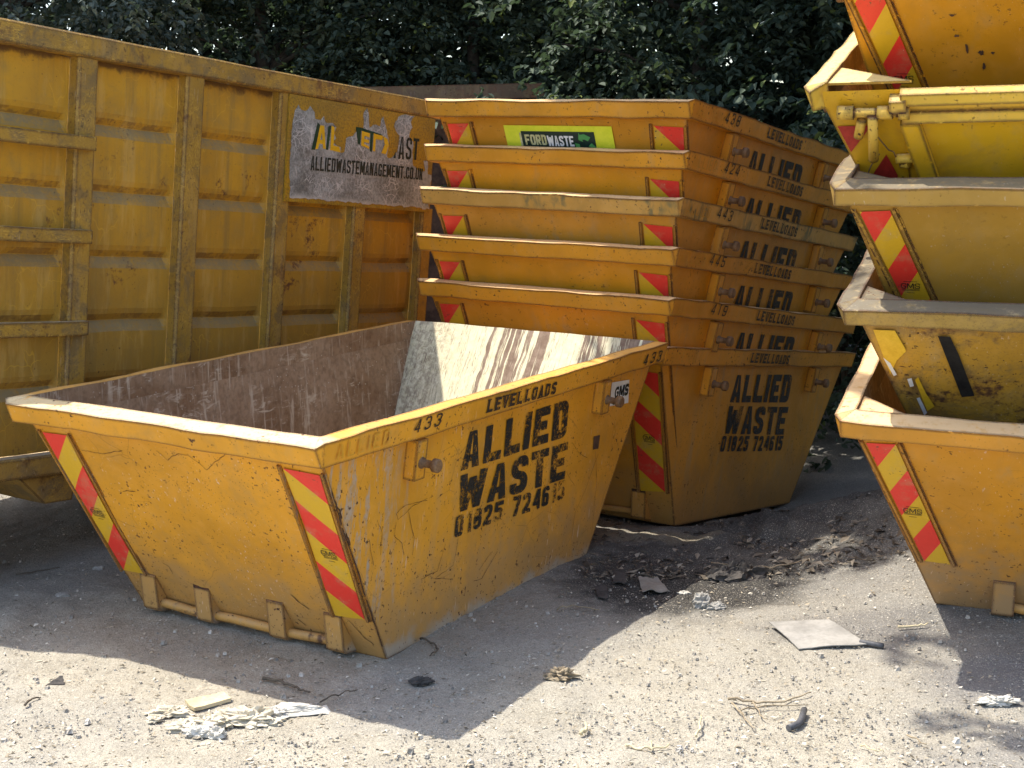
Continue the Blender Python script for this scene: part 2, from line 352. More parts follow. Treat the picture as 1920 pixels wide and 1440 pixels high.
def glyph(ch, w, t):
    h = t/2; r = w*.42
    bar = lambda x0, y0, x1, y1: [((x0, y0), (x1, y0), (x1, y1), (x0, y1))]
    slt = lambda b0, b1, t0, t1, y0=0., y1=1.: [((b0, y0), (b1, y0), (t1, y1), (t0, y1))]
    S = lambda pts, rr=r: stroke(rpath(pts, rr), t)
    vb = lambda x: bar(x, 0, x+t, 1)
    if ch == 'A': return slt(0, t, w/2-h, w/2+h*.0) + slt(w-t, w, w/2-h*.0, w/2+h) + bar(w*.26, .2, w*.74, .2+t*.75)
    if ch == 'C': return S([(w-h, .68), (w-h, 1-h), (h, 1-h), (h, h), (w-h, h), (w-h, .32)])
    if ch == 'D': return vb(0) + S([(t, 1-h), (w-h, 1-h), (w-h, h), (t, h)])
    if ch == 'E': return vb(0) + bar(t, 0, w, t) + bar(t, 1-t, w, 1) + bar(t, .5-h, w*.86, .5+h)
    if ch == 'F': return vb(0) + bar(t, 1-t, w, 1) + bar(t, .5-h, w*.86, .5+h)
    if ch == 'G': return S([(w-h, .70), (w-h, 1-h), (h, 1-h), (h, h), (w-h, h), (w-h, .48)]) + bar(w*.5, .40, w, .40+t*.8)
    if ch == 'I': return vb(0)
    if ch == 'K': return vb(0) + slt(t, t*2, w-t, w, .42, 1.) + slt(w-t, w, t, t*2, 0., .5)
    if ch == 'L': return vb(0) + bar(t, 0, w, t)
    if ch == 'M': return vb(0) + vb(w-t) + slt(w/2-h, w/2+h, t*.3, t*1.3, .15, 1.) + slt(w/2-h, w/2+h, w-t*1.3, w-t*.3, .15, 1.)
    if ch == 'N': return vb(0) + vb(w-t) + slt(w-t*1.3, w-t*.3, t*.3, t*1.3)
    if ch in 'O0': return S([(w/2, 1-h), (h, 1-h), (h, h), (w/2, h)]) + S([(w/2, h), (w-h, h), (w-h, 1-h), (w/2, 1-h)])
    if ch == 'R': return vb(0) + S([(t, 1-h), (w-h, 1-h), (w-h, .46), (t, .46)]) + slt(w-t, w, w*.45-h, w*.45+h, 0, .44)
    if ch == 'S': return S([(w-h, .70), (w-h, 1-h), (h, 1-h), (h, .54), (w-h, .46), (w-h, h), (h, h), (h, .30)])
    if ch == 'T': return bar(0, 1-t, w, 1) + bar(w/2-h, 0, w/2+h, 1-t)
    if ch == 'U': return S([(h, 1), (h, h), (w-h, h), (w-h, 1)])
    if ch == 'V': return slt(w/2-h, w/2+h*.2, 0, t) + slt(w/2-h*.2, w/2+h, w-t, w)
    if ch == 'W': return slt(w*.27-h, w*.27+h, 0, t) + slt(w*.27-h, w*.27+h, w/2-h, w/2+h, 0, .86) + slt(w*.73-h, w*.73+h, w/2-h, w/2+h, 0, .86) + slt(w*.73-h, w*.73+h, w-t, w)
    if ch == '1': return bar(w/2, 0, w/2+t, 1) + slt(w*.1, w*.1+t*.2, w/2, w/2+t*.2, .72, .98)
    if ch == '2': return S([(h, .68), (h, 1-h), (w-h, 1-h), (w-h, .55), (h, .12), (h, .0)]) + bar(t, 0, w, t)
    if ch == '3': return S([(h, .74), (h, 1-h), (w-h, 1-h), (w-h, .52), (w*.4, .52)]) + S([(w*.4, .5), (w-h, .5), (w-h, h), (h, h), (h, .27)])
    if ch == '4': return bar(w*.62, 0, w*.62+t, 1) + bar(0, .22, w, .22+t*.9) + slt(0, t, w*.62-t*.2, w*.62+t*.6, .28, 1.)
    if ch == '5': return bar(0, .5, t, 1) + bar(t, 1-t, w, 1) + S([(t*.5, .56), (w-h, .60), (w-h, h), (h, h), (h, .28)])
    if ch == '6': return S([(w-h, .76), (w-h, 1-h), (h, 1-h), (h, h), (w/2, h)]) + S([(w/2, h), (w-h, h), (w-h, .56), (h, .56)])
    if ch == '7': return bar(0, 1-t, w, 1) + slt(w*.2, w*.2+t, w-t, w, 0, 1-t)
    if ch == '8': return S([(w/2, .53), (h*1.2, .53), (h*1.2, 1-h), (w-h*1.2, 1-h), (w-h*1.2, .53), (w/2, .53)]) + S([(w/2, .5), (h, .5), (h, h), (w-h, h), (w-h, .5), (w/2, .5)])
    if ch == '9': return S([(h, .24), (h, h), (w-h, h), (w-h, 1-h), (w/2, 1-h)]) + S([(w/2, 1-h), (h, 1-h), (h, .44), (w-h, .44)])
    if ch == '.': return bar(0, 0, t, t)
    return []
def text_quads(s, w=.5, t=.17, gap=.1, serif=False, jitter=0.):
    x = 0; out = []
    for ch in s:
        gw = {'I': t, '1': w*.72, ' ': w*.55, '.': t, 'M': w*1.3, 'W': w*1.45, 'N': w*1.05}.get(ch, w)
        if serif and ch == 'I': gw = t
        dy = random.uniform(-jitter, jitter); tl = random.uniform(-jitter, jitter)
        qs = list(glyph(ch, gw, t))
        if serif and ch in 'LEVDAO':
            e = t*.55; b = t*.35
            xs = {'L': [(0, 0), (0, 1)], 'E': [(0, 0), (0, 1)], 'D': [(0, 0), (0, 1)], 'V': [(0, 1), (gw-t, 1)], 'A': [(0, 0), (gw-t, 0)]}.get(ch, [])
            for (sx, sy) in xs: qs.append(((sx-e, sy-b if sy else 0), (sx+t+e, sy-b if sy else 0), (sx+t+e, sy if sy else b), (sx-e, sy if sy else b)))
        for q in qs: out.append([(x+p[0]+tl*p[1], p[1]+dy) for p in q])
        x += gw+gap
    W = x-gap
    return [[(p[0]/W, p[1]) for p in q] for q in out]
def put_text(mb, s, fn, w=.5, t=.17, gap=.1, mat=0, base=.003, step=.00018, serif=False, jitter=0., clip=None):
    """fn(u, v, off) -> point, u and v in 0..1 over the line of text"""
    for i, q in enumerate(text_quads(s, w, t, gap, serif, jitter)):
        if clip and not clip(sum(p[0] for p in q)/4, sum(p[1] for p in q)/4): continue
        mb.quad([fn(p[0], p[1], base+step*(i % 9)) for p in q], mat)

# ------------------------------------------------------------------ skips
class Skip:
    def __init__(s, D, seed=0, e=.026, amp=.005):
        s.aT, s.wT, s.ch, s.b, s.aB, s.wB, s.aC, s.wC, s.a0, s.w0 = D; s.ch = max(s.ch, .03)
        s.H = 1.2; s.e = e; s.hb = s.H-s.b; s.seed = seed; s.amp = amp
    def dent(s, u, v, k):
        a = s.seed*3.7+k*1.9
        d = math.sin(3.1*u+a)*math.sin(3.7*v+1.1+a)+.6*math.sin(6.3*u+2.2*v+a*2)*math.sin(5.2*v+a)+.35*math.sin(11*u+a)*math.sin(9*v+3*a)
        return s.amp*d
    def side(s, y, z, off=0., sgn=1):
        t = z/s.hb; a = s.a0+(s.aC-s.a0)*t; f = min(1, max(0, (a-abs(y))/.18))*min(1, max(0, z/.15))*min(1, max(0, (s.hb-z)/.12))
        n = Vector((s.hb, 0, -(s.wC-s.w0))).normalized(); o = off+s.dent(y, z, 1)*f
        return Vector((sgn*(s.w0+(s.wC-s.w0)*t+n.x*o), y, z+n.z*o))
    def end(s, x, z, off=0., sgn=-1):
        t = z/s.hb; ww = s.w0+(s.wC-s.w0)*t; f = min(1, max(0, (ww-abs(x))/.18))*min(1, max(0, z/.15))*min(1, max(0, (s.hb-z)/.12))
        n = Vector((0, -s.hb, -(s.aC-s.a0))).normalized(); o = off+s.dent(x, z, 2)*f
        return Vector((x, sgn*-1*(-(s.a0+(s.aC-s.a0)*t)+n.y*o), z+n.z*o))
    def rimside(s, y, z, off=0.):
        t = (z-s.hb)/s.b; return Vector((s.wB+(s.wT-s.wB)*t+off, y, z-off*.1))

def build_body(S, mats, parent, zend=None):
    mb = MB(); hb = S.hb
    for sg in (1, -1):
        mb.grid(lambda a, b: S.side((2*a-1)*sg*(S.a0+(S.aC-S.a0)*b), b*hb, 0, sg), 26, 14, 0)
        ze = (zend if (zend and sg == 1) else hb)
        def fe(a, b, sg=sg, ze=ze):
            z = b*ze; t = min(z/hb, 1.); return S.end((2*a-1)*sg*(S.w0+(S.wC-S.w0)*t), z, 0, -sg)
        mb.grid(fe, 18, 14, 0)
    mb.quad([(-S.w0, S.a0, 0), (S.w0, S.a0, 0), (S.w0, -S.a0, 0), (-S.w0, -S.a0, 0)], 0)
    ia, iw, ja, jw = S.a0-.012, S.w0-.012, S.aC-.012, S.wC-.012
    z0 = .02
    for sg in (1, -1):
        mb.grid(lambda a, b: S.side((1-2*a)*sg*(ia+(ja-ia)*b), z0+(hb-z0)*b, -.013, sg), 26, 14, 1)
        mb.grid(lambda a, b: S.end((1-2*a)*sg*(iw+(jw-iw)*b), z0+(hb-z0)*b, -.013, -sg), 18, 14, 2 if sg == -1 else 1)
    mb.quad([(-iw, -ia, z0), (iw, -ia, z0), (iw, ia, z0), (-iw, ia, z0)], 1)
    return mb.build('body', mats, parent)

def build_rim(S, mats, parent, open_end=False):
    mb = MB(); H, hb = S.H, S.hb
    def ring(a, w_, ch, ze, zs):
        return [(w_-ch, -a, ze), (w_, -a+ch, zs), (w_, a-ch, zs), (w_-ch, a, ze), (-w_+ch, a, ze), (-w_, a-ch, zs), (-w_, -a+ch, zs), (-w_+ch, -a, ze)]
    ai, wi = S.aT-.11, S.wT-.085
    c2 = .004; aF = S.aT-.052
    rings = [ring(S.aC-.012, S.wC-.012, c2, hb, hb), ring(ai, wi, c2, H, H), ring(S.aT, S.wT, S.ch, H-S.e, H-.006),
             ring(S.aB, S.wB, c2, hb, hb), ring(S.aC-.006, S.wC-.006, c2, hb-.001, hb-.001)]
    rings[1] = [(x, aF+y-ai if y > 0 else y, z) for x, y, z in rings[1]]
    segs = [1, 34, 1, 18, 1, 34, 1, 18]
    first = 0
    def pts(rg, k):
        out = []
        last = 7 if open_end else 8
        for i in range(last):
            if open_end and i == 0: pass
            p, q = Vector(rg[i]), Vector(rg[(i+1) % 8])
            for j in range(segs[i]): out.append(p.lerp(q, j/segs[i]))
        if open_end: out.append(Vector(rg[7]))
        for n_, p in enumerate(out):
            s_ = 4.0; a = S.seed*11.3
            wob = Vector((noise.noise((p.x*s_+a, p.y*s_, 1+k*.3)), noise.noise((p.x*s_, p.y*s_+a, 7+k*.3)), noise.noise((p.x*s_+a, p.y*s_, 13+k*.3))))
            fine = Vector((noise.noise((p.x*25+a, p.y*25, k)), noise.noise((p.x*25, p.y*25+a, k+3)), noise.noise((p.x*25+a, p.y*25, k+5))))
            amp = (.0, .005, .009, .009, .0)[k]
            out[n_] = p+wob*amp+fine*amp*.35
        return out
    P = [pts(r, k) for k, r in enumerate(rings)]; n = len(P[0])
    base = len(mb.v)
    for r in P: mb.v += [tuple(p) for p in r]
    cnt = n-1 if open_end else n
    mt = [1, 0, 0, 0]; sy_ = S.aC*.97
    for k in range(4):
        for i in range(cnt):
            j = (i+1) % n
            mb.f.append((base+k*n+i, base+k*n+j, base+(k+1)*n+j, base+(k+1)*n+i)); mb.m.append(2 if (k == 0 and P[0][i].y > sy_ and P[0][j].y > sy_) else mt[k]); mb.sm.append(False)
    if open_end:
        for i in (0, n-1):
            mb.f.append(tuple(base+k*n+i for k in range(5))); mb.m.append(0); mb.sm.append(False)
    return mb.build('rim', mats, parent)

def face_bar(mb, fn, p0, p1, wd, h, mat=0, base=-.003):
    p0, p1 = Vector(p0), Vector(p1); d = (p1-p0).normalized(); n = Vector((-d.y, d.x))*wd/2
    q = [p0-n, p0+n, p1+n, p1-n]
    mb.hexa([fn(a.x, a.y, base) for a in q]+[fn(a.x, a.y, h) for a in q], mat)

def chevron(S, parent, quad, guide_mat, mark=True, zcut=None, kind='new', phase=0.):
    """quad: inner-top, outer-top, outer-bottom, inner-bottom in (x, z) on the near end face"""
    A, B, C, D_ = [Vector(q) for q in quad]
    bil = lambda p, q: (A*(1-p)+B*p)*(1-q)+(D_*(1-p)+C*p)*q
    mb = MB()
    def clip(poly, f):
        out = []
        for i in range(len(poly)):
            a, b = poly[i], poly[(i+1) % len(poly)]; fa, fb = f(a), f(b)
            if fa >= 0: out.append(a)
            if fa*fb < 0:
                t = fa/(fa-fb); out.append((a[0]+(b[0]-a[0])*t, a[1]+(b[1]-a[1])*t))
        return out
    sl_ = .19
    NQ = 5
    for k in range(-2, 7):
        lo, hi = .203*k+phase-.203, .203*k+phase
        for iq in range(NQ):
            for ip in range(2):
                poly = [(ip/2, iq/NQ), ((ip+1)/2, iq/NQ), ((ip+1)/2, (iq+1)/NQ), (ip/2, (iq+1)/NQ)]
                poly = clip(poly, lambda p: p[1]-sl_*p[0]-lo); 
                if len(poly) > 2: poly = clip(poly, lambda p: hi-(p[1]-sl_*p[0]))
                if len(poly) > 2:
                    pts = [S.end(*bil(*p), .007) for p in poly]
                    nrm = (pts[1]-pts[0]).cross(pts[2]-pts[0])
                    if nrm.y > 0: pts.reverse()
                    mb.quad(pts, 1 if k % 2 == 0 else 0)
    o = mb.build('reflective_plate', [m_plate_y, m_plate_r], parent)
    for e0, e1, dx in ((A, D_, -1), (B, C, 1)):
        sx = 1 if B.x > A.x else -1
        g = MB(); ofs = Vector((dx*sx*.017, 0))
        ext = (e0-e1)*.012
        face_bar(g, S.end, e0+ofs+ext, e1+ofs-ext, .013, .014)
        face_bar(g, S.end, e0+ofs*1.75+ext, e1+ofs*1.75-ext, .006, .007)
        g.build('guide_strip', guide_mat, o)
    if mark:
        m = MB(); c = bil(.52, .56); wd = .085
        put_text(m, 'GMS', lambda u, v, off: S.end(c.x-wd/2+u*wd, c.y+v*.030, .0078+off), .75, .13, .16)
        for yy, ww in ((-.008, .08), (-.014, .08), (-.028, .035), (.036, .06)):
            m.quad([S.end(c.x-ww/2, c.y+yy, .0085), S.end(c.x+ww/2, c.y+yy, .0085), S.end(c.x+ww/2, c.y+yy+.0022, .0085), S.end(c.x-ww/2, c.y+yy+.0022, .0085)])
        m.build('maker_mark', m_ink, o)
    return o

def lug(S, parent, y0, sgn, paintm):
    mb = MB(); d = .064; zt, zb = S.hb-.002, S.hb-.195; yw = .085
    def P(y, z, off): return S.side(y, z, off, sgn)
    def bx(ya, yb, za, zb_, off):
        q = [P(ya, zb_, -.004), P(yb, zb_, -.004), P(yb, zb_, off), P(ya, zb_, off), P(ya, za, -.004), P(yb, za, -.004), P(yb, za, off), P(ya, za, off)]
        mb.hexa(q, 0)
    bx(y0, y0+yw, zt, zb, d)
    bx(y0+yw, y0+yw+.055, zt-.02, zb+.01, .012)
    o = mb.build('lifting_lug', [paintm], parent)
    pn = MB(); c = P(y0+yw*.55, S.hb-.112, d-.004); ax = Vector((sgn, 0, -.05)).normalized()
    pn.tube([c, c+ax*.012, c+ax*.012, c+ax*.07, c+ax*.075, c+ax*.10, c+ax*.106], [.028, .028, .019, .019, .033, .033, .027], 16)
    pn.build('pin', m_pin, o); return o

def bracket(S, parent, xc, pm, wd=.105):
    mb = MB(); x0, x1 = xc-wd/2, xc+wd/2
    yb = -(S.a0+.115); prof = [(S.end(xc, .225).y, .225), (yb-.012, .215), (yb+.01, .035), (yb+.03, .02), (-(S.a0-.02), .006)]
    n = len(prof)
    L = [(x0, y, z) for y, z in prof]; Rr = [(x1, y, z) for y, z in prof]
    i = len(mb.v); mb.v += L+Rr
    for k in range(n):
        j = (k+1) % n; mb.f.append((i+k, i+j, i+n+j, i+n+k)); mb.m.append(0); mb.sm.append(False)
    mb.f.append(tuple(i+k for k in reversed(range(n)))); mb.f.append(tuple(i+n+k for k in range(n))); mb.m += [0, 0]; mb.sm += [False, False]
    return mb.build('bar_bracket', pm, parent)

PLR = [(.660, 1.036), (.855, 1.028), (.757, .238), (.577, .222)]
PLL = [(-.665, 1.030), (-.832, 1.026), (-.792, .222), (-.655, .222)]
def make_skip(S, name, mats, rimmats, paintm, plates=(PLL, PLR), plate_kw={}, lugs=((-.985, 1), (.885, 1), (-.985, -1), (.885, -1)), brackets=(-.63, -.265, .205, .555), gusset=None, open_end=False, tip_bar=True, zend=None):
    r = empty(name)
    build_body(S, mats, r, zend); build_rim(S, rimmats, r, open_end)
    for q in plates: chevron(S, r, q, paintm, **plate_kw)
    for y0, sg in lugs: lug(S, r, y0, sg, paintm)
    for xc in brackets: bracket(S, r, xc, paintm)
    if tip_bar and brackets:
        mb = MB(); yb = -(S.a0+.07); x0, x1 = brackets[0], brackets[-1]
        N = 16; mb.tube([(x0+(x1-x0)*k/N, yb+.004*math.sin(k*1.3), .058+.004*math.sin(k*.9+1)) for k in range(N+1)], .024, 12)
        mb.build('tipping_bar', m_bar, r)
    if gusset:
        for sx in (-1, 1):
            for sy in (-1, 1):
                mb = MB(); a, w_ = S.aT-.112, S.wT-.087; z = S.H-.012; L = gusset
                p = [(sx*w_, sy*a), (sx*(w_-L), sy*a), (sx*w_, sy*(a-L))]
                if sx*sy < 0: p.reverse()
                i = len(mb.v); mb.v += [(x, y, z) for x, y in p]+[(x, y, z-.01) for x, y in p]
                mb.f += [(i, i+1, i+2), (i+5, i+4, i+3)]+[(i+k, i+3+k, i+3+(k+1) % 3, i+(k+1) % 3) for k in range(3)]; mb.m += [0]*5; mb.sm += [False]*5
                mb.build('corner_gusset', gusset_mat, r)
    return r
m_bar = paint('tipping_bar_paint', YEL, chips=.95, dust=.2, streak=.4, scratch=.4, rust=.7, foot=.4)
gusset_mat = m_r1_rim

def lettering(S, parent, m):
    for nm, t, y0, y1, zb0, zb1, h0, h1, k in (('name_lettering', 'ALLIED', -.50, .585, .826, .803, .190, .212, (.60, .24, .13)), ('name_lettering', 'WASTE', -.495, .615, .606, .556, .195, .212, (.56, .215, .11)),
                                          ('phone_lettering', '01825 724615', -.495, .625, .478, .436, .112, .112, (.54, .21, .16))):
        mb = MB(); put_text(mb, t, lambda u, v, off: S.side(y0+(y1-y0)*u, zb0+(zb1-zb0)*u+(h0+(h1-h0)*u)*v, off), *k, base=.005); mb.build(nm, m, parent)
def rim_text(S, parent, m, y0=-.395, y1=.30):
    for t, a, b in (('LEVEL', 0., .49), ('LOADS', .535, 1.)):
        mb = MB(); put_text(mb, t, lambda u, v, off: S.rimside(y0+(y1-y0)*(a+(b-a)*u), 1.108+.068*v-.012*(a+(b-a)*u), off), .66, .22, .24, base=.009, serif=True)
        mb.build('rim_lettering', m, parent)
def number(S, parent, s, y0, y1, m, z=1.122, h=.062, t=.13):
    mb = MB()
    put_text(mb, s, lambda u, v, off: S.rimside(y0+(y1-y0)*u+.012*v, z+h*v, off), .62, t, .42, base=.009, jitter=.06)
    return mb.build('skip_number', m, parent)
def weld(S, parent, m, s='ALLIED', y0=-1.62, y1=-1.27):
    mb = MB()
    put_text(mb, s, lambda u, v, off: S.rimside(y0+(y1-y0)*u, 1.106+.066*v, off), .5, .10, .28, base=.0095)
    return mb.build('weld_lettering', m, parent)

DIMS = (1.72213931, .963117157, .0306603990, .120441533, 1.67867379, .939625381, 1.61575580, .887331603, 1.00893126, .780053703)
SF = Skip(DIMS, 1, amp=.009)
m_weld = paint('weld_bead_paint', (.60, .30, .02), chips=.2, foot=0, scratch=.1)
# front skip
front = make_skip(SF, 'waste_skip', [m_front, m_inner, m_streak], [m_front_rim, m_inner, m_streak], m_front)
front.matrix_world = pose((-.7691, 8.0592, -.5401, 0, .005, -.0322))
tag(front, 'open yellow skip standing alone in front, brown and cream inside, numbered 433', 'skip', 'yellow waste skips in the yard')
lettering(SF, front, m_sten_front); rim_text(SF, front, m_sten_thin)
number(SF, front, '433', -1.03, -.815, m_sten_thin); number(SF, front, '433', 1.36, 1.60, m_ink, 1.10, .066)
weld(SF, front, m_weld, 'ALLIED', -1.60, -1.22)
mb = MB(); f_ = lambda y, z, o: SF.side(y, z, o)
mb.quad([f_(1.105, .888, .004), f_(1.345, .870, .004), f_(1.318, 1.016, .004), f_(1.100, 1.030, .004)], 0)
put_text(mb, 'GMS', lambda u, v, o: f_(1.15+.165*u, .925+.07*v, .005+o), .8, .24, .12, mat=1)
mb.quad([f_(1.14, .89, .0055), f_(1.18, .888, .0055), f_(1.18, .91, .0055), f_(1.14, .912, .0055)], 1)
mb.build('sticker', [m_white, m_ink], front)
mb = MB(); mb.quad([f_(.935, .66, .004), f_(1.0, .655, .004), f_(1.005, .735, .004), f_(.93, .74, .004)], 0)
mb.build('rust_patch', m_rusty, front)

def on_face(px, py, face):
    Mi = front.matrix_world.inverted(); o_ = Mi @ cam_o; d = Mi.to_3x3() @ (fw*F_PX+cam_r*(px-960)-cam_u*(py-720))
    n = Vector((0, -SF.hb, -(SF.aC-SF.a0))) if face == 'end' else Vector((SF.hb, 0, -(SF.wC-SF.w0))); p = Vector((0, -SF.a0, 0)) if face == 'end' else Vector((SF.w0, 0, 0))
    q = o_+d*((p-o_).dot(n)/d.dot(n)); return (q.x, q.z) if face == 'end' else (q.y, q.z)
def scribble(lines, face, wd, m, name):
    for k, ln in enumerate(lines):
        mb = MB(); P = [Vector(on_face(*p, face)) for p in ln]; pts = []
        for i in range(len(P)-1):
            for j in range(5):
                q = P[i].lerp(P[i+1], j/5); pts.append(q+Vector((noise.noise((q.x*30, q.y*30, k)), noise.noise((q.x*30, q.y*30, k+9))))*.006)
        pts.append(P[-1]); nn = len(pts); F = (lambda q, o: SF.end(q.x, q.y, o)) if face == 'end' else (lambda q, o: SF.side(q.x, q.y, o)); off = []
        for i in range(nn):
            d = (pts[min(i+1, nn-1)]-pts[max(i-1, 0)]).normalized(); n_ = Vector((-d.y, d.x))*wd*(.35+.9*abs(noise.noise((i*.6, k*3.1, 2)))); off.append((F(pts[i]-n_, .0035), F(pts[i]+n_, .0035)))
        base = len(mb.v)
        for a_, b_ in off: mb.v += [tuple(a_), tuple(b_)]
        for i in range(nn-1): mb.f.append((2*i, 2*i+2, 2*i+3, 2*i+1)); mb.m.append(0); mb.sm.append(False)
        mb.build(name, m, front)
m_crack = simple('paint_crack_rust', (.045, .022, .012), (.10, .045, .02), 40, .9, .2)
scribble([[(152, 842), (175, 848), (192, 851), (212, 847), (230, 844)], [(294, 845), (315, 863), (322, 856), (335, 850), (352, 853), (370, 866), (388, 882), (405, 864), (430, 848)], [(230, 921), (253, 922)], [(305, 1053), (318, 1062), (325, 1075)]], 'end', .0020, m_crack, 'paint_crack')
scribble([[(800, 935), (772, 950), (745, 975), (742, 962), (760, 948), (790, 940), (800, 938)], [(742, 978), (738, 1005), (752, 1018), (755, 1040)], [(765, 960), (775, 1010), (770, 1040)], [(835, 1020), (820, 1070), (790, 1085)], [(860, 1010), (850, 1060), (815, 1085), (850, 1086)], [(935, 1035), (905, 1085), (890, 1090)], [(925, 1035), (900, 1070)], [(1120, 850), (1095, 920), (1075, 960), (1070, 1005)], [(1115, 845), (1118, 900), (1108, 1000)], [(1072, 830), (1085, 848), (1100, 858)], [(1060, 885), (1075, 910)], [(705, 975), (715, 1000), (712, 1040)], [(690, 1010), (700, 1060)]], 'side', .0018, m_crack, 'paint_crack')

scribble([[(611, 890), (625, 935), (640, 985)], [(641, 990), (668, 1065), (684, 1118)], [(686, 1125), (702, 1170), (716, 1212)], [(648, 1000), (655, 1022)], [(628, 948), (636, 955), (640, 972)]], 'side', .0075, m_crack, 'edge_chip')
scribble([[(655, 1163), (680, 1190), (702, 1208)], [(560, 1160), (575, 1172)], [(545, 1115), (562, 1130), (580, 1142)], [(600, 870), (590, 862)]], 'end', .004, m_crack, 'edge_chip')
# middle stack of six
STACK = [[.9464, 10.907, -.5701, -.2493, -.1324, -.0302], [.9523, 10.8369, -.5594, .0502, -.145, -.0341], [.9489, 10.8563, -.5416, .374, -.1323, -.0348], [.9722, 10.8654, -.5388, .6847, -.128, -.0415], [1.0107, 10.888, -.5348, .9698, -.1255, -.0399], [1.0256, 10.8791, -.5209, 1.2842, -.1146, -.0354]]
sl_labels = ['yellow skip at the bottom of the middle stack, with its whole phone number showing', 'yellow skip second from the bottom of the middle stack, its rim number faded',
             'yellow skip in the middle stack with 445 in black on its rim', 'yellow skip in the middle stack with green algae on its rim, numbered 443',
             'yellow skip second from the top of the middle stack, numbered 424', 'yellow skip on top of the middle stack with a lime green company sign']
nums = [None, '419', '445', '443', '424', '438']
m_stack_b = paint('stack_skip_paint_dusty', (.57, .268, .028), chips=.3, dust=.3, streak=.5, scratch=.3, foot=.0)
m_stack_c = paint('stack_skip_paint_bright', (.66, .292, .012), chips=.36, dust=.2, streak=.25, scratch=.2, foot=.0)
SPM = [m_stack, m_stack, m_stack_c, m_stack_b, m_stack_c, m_stack]; stack = []
for k in range(6):
    SN = Skip(DIMS if k == 0 else DIMS[:8]+(.955, .700), 30+k, amp=(.006 if k == 0 else .004)); rm_ = m_stack_alg if k == 3 else m_stack_rim
    dz = (0, .012, -.006, -.010, .004, .016)[k]
    sh = lambda q, d: [(x, z+d) for x, z in q]
    c = make_skip(SN, 'waste_skip', [SPM[k], m_inner, m_inner], [rm_, m_inner, m_inner], SPM[k], plates=(sh(PLL, dz), sh(PLR, -.012 if k == 4 else dz*.5)))
    tag(c, sl_labels[k], 'skip', 'yellow waste skips in the yard'); c.matrix_world = pose(STACK[k])
    lettering(SN, c, m_sten_stack); dy = (0, .02, -.03, .015, .03, -.02)[k]; rim_text(SN, c, m_sten_stack, -.395+dy, .30+dy); weld(SN, c, m_weld, 'ALLIED')
    if nums[k]: number(SN, c, nums[k], -1.17+dy, -.93+dy, m_sten_thin if k == 1 else m_ink, 1.115, .070, .12)
    stack.append(c)
# company sign on the top skip
E6 = lambda x, z, o: SN.end(x, z, o)
mb = MB()
def flat(mb, x0, z0, x1, z1, off, mat, n=6):
    for i in range(n):
        a, b = x0+(x1-x0)*i/n, x0+(x1-x0)*(i+1)/n
        mb.quad([E6(a, z0, off), E6(b, z0, off), E6(b, z1, off), E6(a, z1, off)], mat)
flat(mb, -.405, .66, .372, 1.038, .008, 0)
flat(mb, -.30, .72, -.285, .995, .010, 3, 1); flat(mb, -.285, .72, .243, 1.005, .011, 1)
put_text(mb, 'FORD', lambda u, v, o: E6(-.262+.158*u, .925+.062*v, .012+o), .52, .19, .07, 3)
put_text(mb, 'WASTE', lambda u, v, o: E6(-.098+.19*u, .920+.062*v, .012+o), .52, .19, .07, 2)
put_text(mb, '01825 724615', lambda u, v, o: E6(-.25+.34*u, .80+.05*v, .012+o), .52, .17, .12, 2)
for k in range(3):   # three chasing arrows
    a0 = math.pi/2+k*2*math.pi/3; cx, cz, rr = .165, .925, .062
    P = lambda a, r: (cx+r*math.cos(a), cz+r*.95*math.sin(a))
    for (b0, b1) in ((-.75, -.1), (-.1, .35)):
        q = [P(a0+b0, rr*.62), P(a0+b0, rr*1.15), P(a0+b1, rr*1.15), P(a0+b1, rr*.62)]
        mb.quad([E6(x, z, .0135+.0004*k) for x, z in q], 4)
    q = [P(a0+.35, rr*.40), P(a0+.35, rr*1.40), P(a0+.85, rr*.85)]
    mb.quad([E6(x, z, .0136+.0004*k) for x, z in q], 4)
mb.build('company_sign', [m_lime, m_green_dark, m_silver, m_gold, m_green], stack[5])

# right-hand stack of five
RP = [[2.9725, 7.9722, -.3715, .188, .1561, -.0438, 1.7196, .9739, .0083, .115, 1.6773, .9491, 1.6201, .8855, 1.0117, .5415],
      [3.0203, 7.9497, -.3743, .7725, .1868, -.0166, 1.7213, .98, .0131, .1099, 1.6777, .949, 1.6197, .8839, .9444, .5596],
      [2.9445, 7.9824, -.3589, 1.3119, .1884, -.0112, 1.7201, .9616, .0071, .1128, 1.679, .946, 1.619, .8861, .9723, .6029],
      [2.9073, 8.021, -.3807, 1.8241, .2346, -.001, 1.721, .9718, .0284, .1173, 1.6777, .9393, 1.6197, .8958, .9439, .5539],
      [2.9651, 8.0817, -.4034, 2.3095, .2411, -.0468, 1.7212, .9689, .0307, .1213, 1.679, .94, 1.6169, .8891, .9951, .6667]]
RM = [(m_r1, m_r1_rim), (m_r2, m_r2_rim), (m_r3, m_r3_rim), (m_r4, m_r4_rim), (m_r5, m_r1_rim)]
RL = ['orange yellow skip standing on the ground under the right-hand stack',
      'battered rusty skip in the right-hand stack with a black strip on its end',
      'dusty mustard skip in the middle of the right-hand stack, below the drop-door skip',
      'lemon yellow drop-door skip with a latch rod and T handle at right',
      'yellow skip on top of the right-hand stack, cut off by the photo edge']
QL = [(-.708, 1.054), (-.840, 1.047), (-.590, .309), (-.468, .305)]
mir = lambda q: [(-x, z) for x, z in q]
right = []
